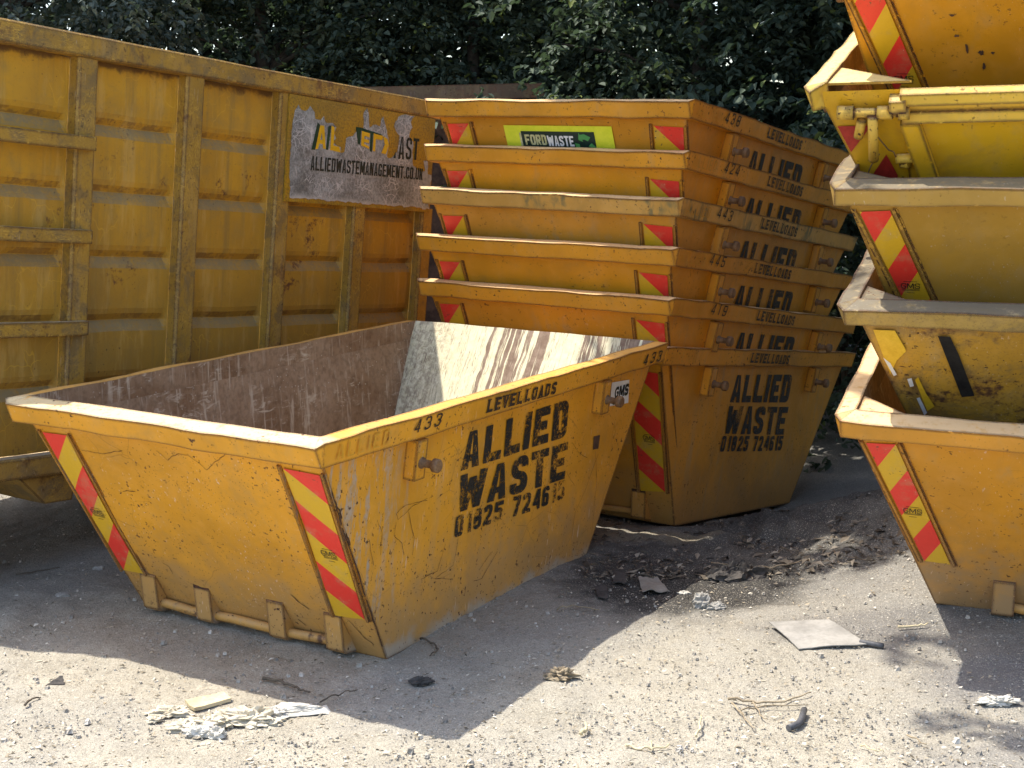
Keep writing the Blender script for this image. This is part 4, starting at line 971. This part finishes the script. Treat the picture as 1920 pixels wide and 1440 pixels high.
# loose stones and chips nobody could count
def scatter(name, n, kind, m, label, region, seed, big=1.):
    rg = np.random.default_rng(seed); mb_v = []; mb_f = []; k = 0
    while k < n:
        px, py = rg.uniform(*region[0]), region[1][1]-(region[1][1]-region[1][0])*rg.random()**1.35
        d = fw*F_PX+cam_r*(px-960)-cam_u*(py-720); d /= d.y
        t = (CAM_H+.03)/-d.z if d.z < 0 else 99
        if t > 14 or py > region[1][1]: continue
        px_ = cam_o+d*t; x, y = px_.x, px_.y; z = float(gz(x, y)); a = rg.uniform(0, 6.283)
        if kind == 'stone':
            s_ = min(.02, .0022*math.exp(abs(rg.normal(0, .7)))); i = len(mb_v)
            for j in range(5):
                th = a+j*1.2566; rr = s_*rg.uniform(.7, 1.2); mb_v.append((x+rr*math.cos(th), y+rr*math.sin(th), z-.002)); 
            for j in range(5):
                th = a+.5+j*1.2566; rr = s_*rg.uniform(.45, .8); mb_v.append((x+rr*math.cos(th), y+rr*math.sin(th), z+s_*rg.uniform(.6, 1.0)))
            mb_f += [(i+j, i+(j+1) % 5, i+5+(j+1) % 5, i+5+j) for j in range(5)]+[tuple(i+5+j for j in range(5))]
        else:
            L = big*rg.uniform(.006, .030)*(1.3 if rg.random() < .2 else 1); W_ = L*rg.uniform(.15, .5); i = len(mb_v); c_, s2 = math.cos(a), math.sin(a); tz = rg.uniform(-.3, .3)*L; b = rg.uniform(.0, .35)*L
            for (u, v_, zz) in ((-L/2, 0, 0), (-L*.1, W_/2, b), (L/2, 0, tz), (L*.1, -W_/2, b*.6)): mb_v.append((x+u*c_-v_*s2, y+u*s2+v_*c_, z+.004+max(0, zz+abs(tz)*.5)))
            mb_f.append((i, i+3, i+2, i+1))
        k += 1
    me = bpy.data.meshes.new(name); me.from_pydata(mb_v, [], mb_f); me.materials.append(m); o = bpy.data.objects.new(name, me); col.objects.link(o)
    return tag(o, label, 'gravel' if kind == 'stone' else 'litter', kind='stuff')
def isl(name, cols, rough=.85):
    g = G(name); r = g.geo.outputs['Random Per Island']; c = g.mix(g.ramp(r, .0, .5), cols[0], cols[1]); c = g.mix(g.ramp(r, .55, 1.), c, cols[2]); return g.finish(c, rough, spec=.2)
scatter('gravel', 9000, 'stone', isl('gravel_stone', ((.20, .185, .16), (.34, .31, .26), (.52, .48, .41))), 'small pale stones scattered over the earth yard', ((-60, 1980), (860, 1440)), 3)
scatter('ground_litter', 6500, 'chip', isl('litter_chip', ((.10, .085, .06), (.36, .30, .21), (.62, .57, .47))), 'dry chips, straw and shredded scraps lying on the earth', ((-60, 1980), (860, 1440)), 5)

scatter('leaf_litter', 1500, 'chip', isl('dead_leaf', ((.05, .042, .032), (.14, .115, .085), (.30, .26, .20))), 'dead leaves and bark scraps on dark ground around the stacks', ((1090, 1720), (880, 1090)), 8, 2.6)
# ------------------------------------------------------------------ trees
def leaf_mat(name, c0, c1, c2):
    g = G(name); r = g.geo.outputs['Random Per Island']
    c = g.mix(r, c0, c1); c = g.mix(g.ramp(r, .955, .965), c, c2)
    return g.finish(c, .62, None, spec=.22, trans=g.mix(.6, c, (.035, .07, .015)))
m_leaf = leaf_mat('hedge_leaf', (.046, .070, .050), (.115, .150, .105), (.17, .21, .06))
m_leaf2 = leaf_mat('grey_green_leaf', (.078, .104, .086), (.18, .21, .175), (.16, .20, .10))
m_bark = simple('bark', (.045, .035, .028), (.10, .085, .065), 12, .9, .5)
def leaves_mesh(P, D, U_, L, W_):
    n = len(P); S_ = np.cross(D, U_); S_ /= np.linalg.norm(S_, axis=1, keepdims=True)+1e-9; N_ = np.cross(S_, D)
    L = L[:, None]; W_ = W_[:, None]; fold = .22
    v = np.stack([P, P+D*L*.32+S_*W_*.5+N_*W_*fold, P+D*L*.72+S_*W_*.36+N_*W_*fold*.6, P+D*L-N_*L*.12, P+D*L*.72-S_*W_*.36+N_*W_*fold*.6, P+D*L*.32-S_*W_*.5+N_*W_*fold], 1).reshape(-1, 3)
    b = np.arange(n)*6; f = np.concatenate([np.stack([b, b+1, b+2, b+3], 1), np.stack([b, b+3, b+4, b+5], 1)], 0)
    return v, f
def np_mesh(name, v, f, mat, parent):
    me = bpy.data.meshes.new(name); me.vertices.add(len(v)); me.vertices.foreach_set('co', v.reshape(-1)); me.loops.add(f.size); me.loops.foreach_set('vertex_index', f.reshape(-1)); me.polygons.add(len(f))
    me.polygons.foreach_set('loop_start', np.arange(0, f.size, 4)); me.polygons.foreach_set('loop_total', np.full(len(f), 4)); me.update(); me.validate(); me.materials.append(mat)
    o = bpy.data.objects.new(name, me); col.objects.link(o); o.parent = parent; return o
def tree(x, y, h, rx, ry, z0, nleaf, ls, label, mat, seed, trunk_r=.12, zdense=4.8, extra=None, group='trees of the boundary hedge'):
    rg = np.random.default_rng(seed); z_g = float(gz(x, y)); r = empty('broadleaf_tree'); r.location = (x, y, z_g); tag(r, label, 'tree', group)
    mb = MB(); pts = []; rad = []
    for k in range(9):
        t = k/8; pts.append((.25*math.sin(t*3+seed)*t, .2*math.cos(t*2.3+seed)*t, -.15+t*h*.8)); rad.append(trunk_r*(1-.75*t)*(1.3 if k == 0 else 1))
    mb.tube(pts, rad, 9)
    tw_p = []
    for k in range(16):
        t = rg.uniform(.25, .95); b = Vector(pts[int(t*8)]); a = rg.uniform(0, 6.283); L = rg.uniform(.5, 1.)
        e = Vector((rx*L*math.cos(a), ry*L*math.sin(a), rg.uniform(.1, .9)))
        mid = b+e*.5+Vector((0, 0, .15)); mb.tube([b, mid, b+e], [trunk_r*.3, trunk_r*.18, .008], 6)
    mb.build('trunk', m_bark, r)
    # twig clusters through the crown's volume
    per = 16; nt_ = nleaf//per
    # clump centres give light and dark masses with gaps between
    nc = 150; cc = np.stack([rg.uniform(-1, 1, nc), rg.uniform(-1, 1, nc), rg.uniform(0, 1, nc)], 1)
    ph = rg.random(nc) < .74
    cc[:, 2] = np.where(ph, z0+(zdense-z0)*cc[:, 2], zdense+(h-zdense)*cc[:, 2])
    sc = np.sqrt(np.clip(1-((cc[:, 2]-h*.5)/(h*.62))**2, .25, 1)); cc[:, 0] *= rx*sc; cc[:, 1] *= ry*sc
    ci = rg.integers(0, nc, nt_); P0 = cc[ci]+rg.normal(0, 1, (nt_, 3))*np.array([.36, .36, .28])
    if extra is not None:
        P0 = np.concatenate([P0, np.array(extra)-np.array([x, y, z_g])]); nt_ = len(P0)
    a = rg.uniform(0, 6.283, nt_); el = rg.uniform(-.7, .25, nt_); TD = np.stack([np.cos(a)*np.cos(el), np.sin(a)*np.cos(el), np.sin(el)], 1); TL = rg.uniform(.25, .5, nt_)
    k = np.tile(np.arange(per), nt_); ti = np.repeat(np.arange(nt_), per); tt = (k+.5)/per
    P = P0[ti]+TD[ti]*(TL[ti]*tt)[:, None]+rg.normal(0, .03, (nt_*per, 3))
    side = np.where(k % 2 == 0, 1., -1.); Sx = np.stack([-np.sin(a), np.cos(a), np.zeros(nt_)], 1)[ti]
    D = TD[ti]*.55+Sx*side[:, None]*.75+rg.normal(0, .3, P.shape)+np.array([0, 0, -.25]); D /= np.linalg.norm(D, axis=1, keepdims=True)
    U_ = np.array([0, 0, 1.])+rg.normal(0, .45, P.shape); big = np.where(P[:, 2] > zdense+.4, 1.5, 1.)
    L = ls*rg.uniform(.7, 1.25, len(P))*big; v, f = leaves_mesh(P, D, U_, L, L*rg.uniform(.5, .68, len(P)))
    np_mesh('crown', v, f, mat, r); return r
# overhanging limbs: leaf masses high above the yard that shade the back of it
def over(n, seed, box, cond):
    rg = np.random.default_rng(seed); out = []
    while len(out) < n:
        p = rg.uniform(box[0], box[1]); g_ = p[:2]+p[2]*np.array([.40, -.17])/.90
        if cond(g_[0], g_[1], rg): out.append(p)
    return out
def shade_zone(gx_, gy_, rg):
    if gx_ > 1.75 and 8.0 < gy_ < 12.6 and gx_ < 4.6: return rg.random() < .5
    return gx_ > .70+max(0, gy_-8.2)*.95 and gy_ > 7.42-.38*(gx_-1.0) and gy_ < 9.5-.667*(gx_-.78) and gx_ < 1.80+(gy_-6.3)*.38
def dapple(gx_, gy_, rg):
    for cx, cy, rx_, ry_ in ((1.45, 6.75, .35, .10), (1.75, 6.45, .40, .13), (2.3, 6.5, .35, .2), (1.9, 5.9, .3, .12), (2.35, 5.55, .35, .2), (2.2, 6.0, .3, .12), (1.25, 7.05, .15, .06)):
        if ((gx_-cx)/rx_)**2+((gy_-cy)/ry_)**2 < 1: return True
    return False
ex1 = over(330, 1, ((-3.4, 9.6, 5.6), (-.2, 15, 8.2)), shade_zone)
ex2 = over(360, 2, ((-1.5, 9.4, 5.4), (2.2, 14, 8.0)), shade_zone)
ex3 = over(13, 3, ((-2.5, 6.0, 6.6), (.5, 9.5, 8.6)), dapple)
TR = [(-7.4, 14.6, 7.5, 1.6, 1.3, 1.6, 26000, .078, 'leafy tree at the far left above the container roof edge', m_leaf, None),
      (-5.0, 16.2, 8, 1.7, 1.4, 1.6, 32000, .078, 'grey green tree behind the left part of the container', m_leaf2, None),
      (-2.6, 17.2, 8.4, 1.7, .8, 1.6, 32000, .08, 'dark tree behind the peeling container sign, sky showing through', m_leaf, ex1),
      (-.3, 17.0, 8.2, 1.7, .8, 1.6, 32000, .085, 'dense dark tree standing above the rusty beam', m_leaf, None),
      (1.9, 15.4, 7.8, 1.6, 1.2, 1.4, 32000, .092, 'broad-leaved tree directly above the middle stack of skips', m_leaf, ex2),
      (3.6, 14.4, 7.4, 1.4, 1.2, .4, 34000, .095, 'dark tree between the middle stack and the right-hand stack', m_leaf, ex3),
      (5.6, 14.6, 7.2, 1.5, 1.2, .5, 20000, .095, 'tree behind the right-hand stack of skips', m_leaf, None)]
for k, (x, y, h, rx, ry, z0, n, ls, lab, m, ex) in enumerate(TR): tree(x, y, h, rx, ry, z0, n, ls, lab, m, 20+k, extra=ex)
for k, (x, y) in enumerate(((6.4, 10.8), (7.4, 7.8))):  # unseen trees, added to cut the sky light on the middle stack's side
    tree(x, y, 8, 1.6, 1.6, .6, 7000, .2, 'unseen tree added at the right of the yard to block sky light', m_leaf, 90+k, .14, 5.2, group='unseen trees added to block sky light')
for k, (x, y) in enumerate(((-7.5, 20), (-4.2, 21), (-1, 20.4), (2.2, 20), (5.4, 19.5), (8.2, 19))):
    tree(x, y, 8.5, 2.2, 1.2, .8, 20000, .17, 'tree of the dark back row of the hedge', m_leaf, 50+k, .16, 5.2, group='back row of hedge trees')

b_ = tree(2.95, 13.3, 2.6, .7, .5, .1, 6000, .09, 'dark ivy bush in the gap between the two stacks', m_leaf, 77, .04, 2.5)
b_.name = 'ivy_bush'; b_['category'] = 'bush'; del b_['group']
# ------------------------------------------------------------------ rusty container under the trees
rc = empty('rusty_container'); rc.matrix_world = Matrix.Translation((-.74, 15.1, -.345)) @ Matrix.Rotation(R(-4.5), 4, 'Z')
tag(rc, 'old rusty open-top container under the trees, only its top beam showing', 'container')
mb = MB(); mb.box(-1.15, -.06, 3.20, 1.12, .08, 3.345); mb.build('top_beam', paint('rusty_beam_paint', (.10, .058, .03), chips=.6, rust=.8, mottled=.6, foot=0, dust=.05), rc)
mb = MB(); mb.box(-1.12, .9, .3, 1.08, .95, 3.10); mb.box(-1.12, .082, .3, -1.07, .898, 3.198); mb.box(1.03, .082, .3, 1.08, .898, 3.198)
for k in range(4): mb.box(-1.05+.66*k, .845, .3, -.95+.66*k, .898, 3.09)
mb.build('wall', m_rusty, rc)

# ------------------------------------------------------------------ debris on the ground
def sheet(name, corners, lift, th, m, label, cat, warp=.006, group=None, nu=10, nv=8):
    P = [at(*c)+Vector((0, 0, l)) for c, l in zip(corners, lift)]; o_ = sum(P, Vector())/4; mb = MB()
    def fn(z):
        def f(a, b):
            p = (P[0]*(1-a)+P[1]*a)*(1-b)+(P[3]*(1-a)+P[2]*a)*b-o_
            e = .006*noise.noise((a*7+b*5, b*9, o_.x*9)); return p+Vector((e, e, z+warp*noise.noise((a*2.3+o_.x, b*2.3+o_.y, 2))))
        return f
    mb.grid(fn(th), nu, nv, 0, True); mb.grid(lambda a, b: fn(0)(1-a, b), nu, nv, 0, True)
    top, bot = fn(th), fn(0)
    for k in range(nu):
        a, b = k/nu, (k+1)/nu; mb.quad([bot(a, 0), bot(b, 0), top(b, 0), top(a, 0)]); mb.quad([bot(b, 1), bot(a, 1), top(a, 1), top(b, 1)])
    for k in range(nv):
        a, b = k/nv, (k+1)/nv; mb.quad([bot(0, b), bot(0, a), top(0, a), top(0, b)]); mb.quad([bot(1, a), bot(1, b), top(1, b), top(1, a)])
    o = mb.build(name, m); o.location = o_; return tag(o, label, cat, group)
m_tile = simple('dusty_board', (.20, .19, .168), (.30, .285, .255), 6, .8, .3)
m_card = simple('wet_card', (.20, .18, .15), (.30, .28, .24), 8, .9, .3)
m_dark = simple('charred_scrap', (.03, .028, .026), (.09, .08, .07), 12, .9, .4)
m_wood = simple('dry_board', (.46, .38, .22), (.62, .52, .33), 9, .85, .4)
m_rag = simple('crumpled_rag_cloth', (.44, .38, .27), (.60, .54, .42), 14, .9, .5)
m_paper = simple('crumpled_white_paper', (.42, .39, .33), (.60, .57, .50), 14, .85, .3)
m_twig = simple('dry_twig', (.20, .155, .10), (.36, .29, .19), 20, .9, .4)
m_twig_d = simple('dark_twig', (.07, .055, .04), (.15, .12, .085), 20, .9, .4)
m_hose = simple('grey_hose_rubber', (.05, .052, .055), (.10, .10, .105), 20, .55, .15)
m_conc = simple('concrete_lump_face', (.22, .21, .185), (.38, .36, .32), 22, .9, .6)
sheet('flat_board', [(1498, 1220), (1626, 1213), (1553, 1176), (1441, 1179)], [.006, .012, .035, .030], .005, m_tile, 'pale dusty square board lying in the sun right of the front skip', 'board')
sheet('card_scrap', [(1205, 1117), (1256, 1113), (1233, 1089), (1196, 1090)], [.02, .006, .02, .02], .004, m_card, 'grey curled sheet of card on black ash near the front skip', 'card', .02)
sheet('burnt_scrap', [(1120, 1125), (1140, 1128), (1138, 1105), (1116, 1104)], [.01, .01, .02, .01], .006, m_dark, 'dark burnt scrap nearest the far corner of the front skip', 'scrap')
sheet('burnt_scrap', [(1150, 1096), (1175, 1100), (1172, 1078), (1150, 1076)], [.01, .015, .03, .02], .006, m_dark, 'dark burnt scrap just left of the curled card', 'scrap')
sheet('timber_offcut', [(365, 1338), (434, 1318), (420, 1309), (347, 1324)], [.004, .004, .012, .012], .016, m_wood, 'short flat piece of dry timber beside the crumpled rags', 'timber')
sheet('paper_strip', [(540, 1348), (632, 1340), (608, 1330), (545, 1338)], [.004, .004, .01, .01], .003, m_paper, 'flat pale strip of paper pointing into the skip shadow', 'paper', .016)
sheet('dark_leaf_scrap', [(86, 1288), (122, 1288), (118, 1279), (100, 1281)], [.004, .004, .03, .012], .003, m_dark, 'small dark curled scrap at the far left in the sun', 'scrap')
def lump(name, px, py, sx, sy, sz, m, label, cat, seed, rough=.35, freq=1.6):
    c = at(px, py); mb = MB(); s_ = seed*5.3; q = lambda x, y, z, f, o: noise.noise((x*f+s_+o, y*f, z*f))
    def f(a, b):
        th, ph = a*2*math.pi, (b-.42)*math.pi*.86; x, y, z = math.cos(th)*math.cos(ph), math.sin(th)*math.cos(ph), math.sin(ph)
        r = 1+rough*(q(x, y, z, freq, 0)+.8*abs(q(x, y, z, freq*2, 3))+.45*q(x, y, z, freq*4.5, 7)+.2*q(x, y, z, freq*10, 9))
        return (x*sx*r, y*sy*r, max(-.004, sz*.55*(z*r+.55)))
    mb.grid(f, 34, 18, 0, False); o = mb.build(name, m); o.location = c; return tag(o, label, cat)
def crumple(name, px, py, sx, sy, h, m, label, cat, seed, yaw=0, group=None, freq=1.):
    c = at(px, py); mb = MB(); n = 30; cs, sn = math.cos(yaw), math.sin(yaw)
    def f(a, b):
        u, v = a*2-1, b*2-1; s_ = seed*3.1; r = math.hypot(u, v); edge = max(0, 1-r**3)
        w1 = 1+.35*noise.noise((u*1.6, v*1.6, s_)); x = u*sx*w1+.25*sx*noise.noise((u*3*freq, v*3*freq, s_+4)); y = v*sy*w1+.25*sy*noise.noise((u*3*freq, v*3*freq, s_+8))
        z = h*(edge*(.35+.9*abs(noise.noise((u*2.2*freq, v*2.2*freq, s_+1)))+.55*abs(noise.noise((u*5*freq, v*5*freq, s_+2)))+.3*noise.noise((u*11, v*11, s_+3))))+.004
        return (x*cs-y*sn, x*sn+y*cs, z)
    mb.grid(f, n, n, 0, False); o = mb.build(name, m); o.location = c; return tag(o, label, cat, group)
lump('crumpled_rag', 470, 1356, .095, .05, .062, m_rag, 'crumpled beige rag lying in the middle of the rubbish patch', 'rag', 1, .75, 2.1)
lump('crumpled_rag', 392, 1362, .08, .045, .048, m_rag, 'crumpled beige rag just behind two white paper balls', 'rag', 2, .75, 2.1)
lump('crumpled_rag', 318, 1340, .075, .035, .034, m_rag, 'small crumpled beige rag left of the timber piece', 'rag', 3, .75, 2.1)
lump('paper_ball', 374, 1380, .055, .03, .045, m_paper, 'left one of the two crumpled white paper balls', 'paper', 4, .6, 1.9)
lump('paper_ball', 408, 1383, .033, .028, .05, m_paper, 'right one of the two crumpled white paper balls', 'paper', 5, .6, 1.9)
lump('cardboard_roll', 555, 1336, .115, .028, .042, m_paper, 'long flattened roll of pale cardboard at the shadow edge', 'cardboard', 6, .3, 1.4)
lump('crumpled_bag', 508, 1344, .06, .035, .038, m_paper, 'torn white bag against the flattened cardboard roll', 'bag', 7, .7, 2.2)
lump('crumpled_paper', 1870, 1320, .07, .03, .034, m_paper, 'crumpled white paper at the right edge of the photo', 'paper', 8, .7, 2.0)
lump('dry_weed_tuft', 1050, 1272, .05, .035, .045, m_twig, 'small brown tuft of dry weed in the shadow of the front skip', 'weed', 9, .9, 2.8)
lump('concrete_lump', 1316, 1138, .045, .04, .085, m_conc, 'pale broken concrete lump at the tip of the sunlit ground', 'rubble', 10, .4, 1.5)
lump('concrete_lump', 1342, 1142, .045, .03, .038, m_conc, 'low concrete fragment touching the right side of the larger lump', 'rubble', 11, .45, 1.7)
crumple('ash_heap', 1385, 1082, .20, .13, .07, m_dark, 'low heap of black ash between the front skip and right-hand stack', 'ash', 12, .1, freq=1.6)
lump('white_flake', 1283, 1114, .028, .018, .020, m_paper, 'tiny torn white flake between curled card and concrete lump', 'scrap', 13, .7, 2.0)
lump('crumpled_rag', 432, 1350, .07, .04, .04, m_rag, 'yellowed crumpled rag between the timber piece and the white paper balls', 'rag', 21, .8, 2.3)
lump('crumpled_rag', 345, 1366, .06, .035, .03, m_rag, 'flat crumpled rag left of the two white paper balls', 'rag', 22, .8, 2.3)
lump('crumpled_rag', 500, 1362, .05, .03, .03, m_rag, 'small crumpled rag at the right front of the rubbish patch', 'rag', 23, .8, 2.3)
lump('plaster_crumb', 290, 1352, .03, .02, .02, m_rag, 'small pale crumb at the left end of the rubbish patch', 'rubble', 24, .6, 2.)
lump('stone', 185, 1070, .03, .025, .03, m_conc, 'grey stone on the shaded ground left of the front skip', 'stone', 25, .35, 1.4)
lump('stone', 835, 1146, .05, .04, .03, m_conc, 'flat stone in front of the right bracket of the front skip', 'stone', 26, .3, 1.3)
lump('stone', 118, 1118, .035, .03, .022, m_conc, 'pale flat stone on shaded ground at the far left', 'stone', 27, .4, 1.4)
lump('dark_scrap', 788, 1282, .045, .03, .03, m_dark, 'black crumpled scrap in the shadow of the front skip', 'scrap', 28, .7, 1.8)
def stick(name, pxs, rad, m, label, cat, lift=.012, group=None, forks=(), bend=.02):
    P = [at(*p) for p in pxs]; o_ = P[0].copy(); mb = MB()
    def curve(Q, r0):
        pts = []
        for i in range(len(Q)-1):
            for k in range(6): pts.append(Q[i].lerp(Q[i+1], k/6))
        pts.append(Q[-1]); n = len(pts)
        pts = [p-o_+Vector((noise.noise((i*.35, p.x*5, 1))*bend*.5, noise.noise((i*.35, p.y*5, 5))*bend*.5, lift+abs(noise.noise((i*.3, p.x*3, 9)))*bend)) for i, p in enumerate(pts)]
        mb.tube(pts, [r0*(1-.55*i/n) for i in range(n)], 7)
    curve(P, rad)
    for fk in forks: curve([at(*p) for p in fk], rad*.7)
    o = mb.build(name, m); o.location = o_; return tag(o, label, cat, group)
G_T = 'dry twigs on the ground'
stick('twig', [(494, 1276), (530, 1286), (560, 1298), (584, 1306)], .008, m_twig_d, 'bent dark twig in the shadow below the front skip end', 'twig', group=G_T)
stick('twig', [(1365, 1318), (1420, 1325), (1470, 1322), (1522, 1303)], .006, m_twig, 'branching twig beside the grey hose piece', 'twig', group=G_T, forks=([(1372, 1325), (1395, 1352), (1415, 1374)], [(1410, 1324), (1425, 1345), (1438, 1358)], [(1385, 1342), (1440, 1330), (1515, 1330)]))
stick('twig', [(1306, 1388), (1312, 1370), (1315, 1350)], .006, m_wood, 'short pale straight twig standing out in the foreground', 'twig', group=G_T)
stick('twig', [(1172, 1406), (1200, 1410), (1222, 1412), (1256, 1405)], .006, m_wood, 'pale twig with a side spur near the bottom edge', 'twig', group=G_T, forks=([(1221, 1415), (1224, 1395)],))
stick('twig', [(1700, 1385), (1722, 1396), (1738, 1404)], .004, m_twig, 'thin short twig at lower right in the sun', 'twig', group=G_T)
stick('twig', [(1612, 1405), (1640, 1416), (1660, 1418)], .004, m_wood, 'thin pale twig near the bottom edge below the hose', 'twig', group=G_T)
stick('twig', [(598, 1322), (635, 1311), (672, 1300)], .004, m_twig_d, 'thin straight dark twig rising from the flattened cardboard', 'twig', group=G_T)
stick('twig', [(30, 1082), (70, 1076), (112, 1069)], .005, m_twig_d, 'thin twig on the shaded ground left of the front skip', 'twig', group=G_T)
stick('twig', [(788, 1206), (815, 1216), (822, 1226), (805, 1236)], .006, m_twig_d, 'curved twig by the near bottom corner of the front skip', 'twig', group=G_T)
stick('twig', [(1045, 1148), (1075, 1142), (1125, 1150)], .005, m_twig, 'pale thin twig on the shaded ground beside the front skip', 'twig', group=G_T)
stick('twig', [(1335, 1060), (1400, 1068), (1450, 1070), (1505, 1056)], .006, m_twig, 'long curved pale twig on dark ground in front of middle stack', 'twig', group=G_T)
stick('twig', [(1685, 1181), (1720, 1180), (1740, 1177)], .006, m_wood, 'pale stick lying in front of the right-hand stack', 'twig', group=G_T)
stick('twig', [(48, 1330), (60, 1318), (75, 1314)], .006, m_twig_d, 'dark bent twig in the sun at the far left', 'twig', group=G_T)
stick('twig', [(1090, 1384), (1098, 1374), (1098, 1366)], .009, m_wood, 'stubby pale twig near the shadow tip of the front skip', 'twig', group=G_T)
def hose(pxs, rad, label, lift):
    P = [at(*p) for p in pxs]; o_ = P[0].copy(); mb = MB()
    Q = rpath([(p.x, p.y) for p in P], .15, 8); mb.tube([Vector((q.x, q.y, float(gz(q.x, q.y))+lift))-o_ for q in Q], rad, 12)
    o = mb.build('hose_piece', m_hose); o.location = o_; tag(o, label, 'hose')
hose([(1478, 1372), (1500, 1362), (1508, 1338)], .014, 'short curved piece of grey hose on the sunlit ground', .014)
hose([(1612, 1210), (1635, 1214), (1656, 1217)], .013, 'straight stub of grey pipe touching the pale board', .014)
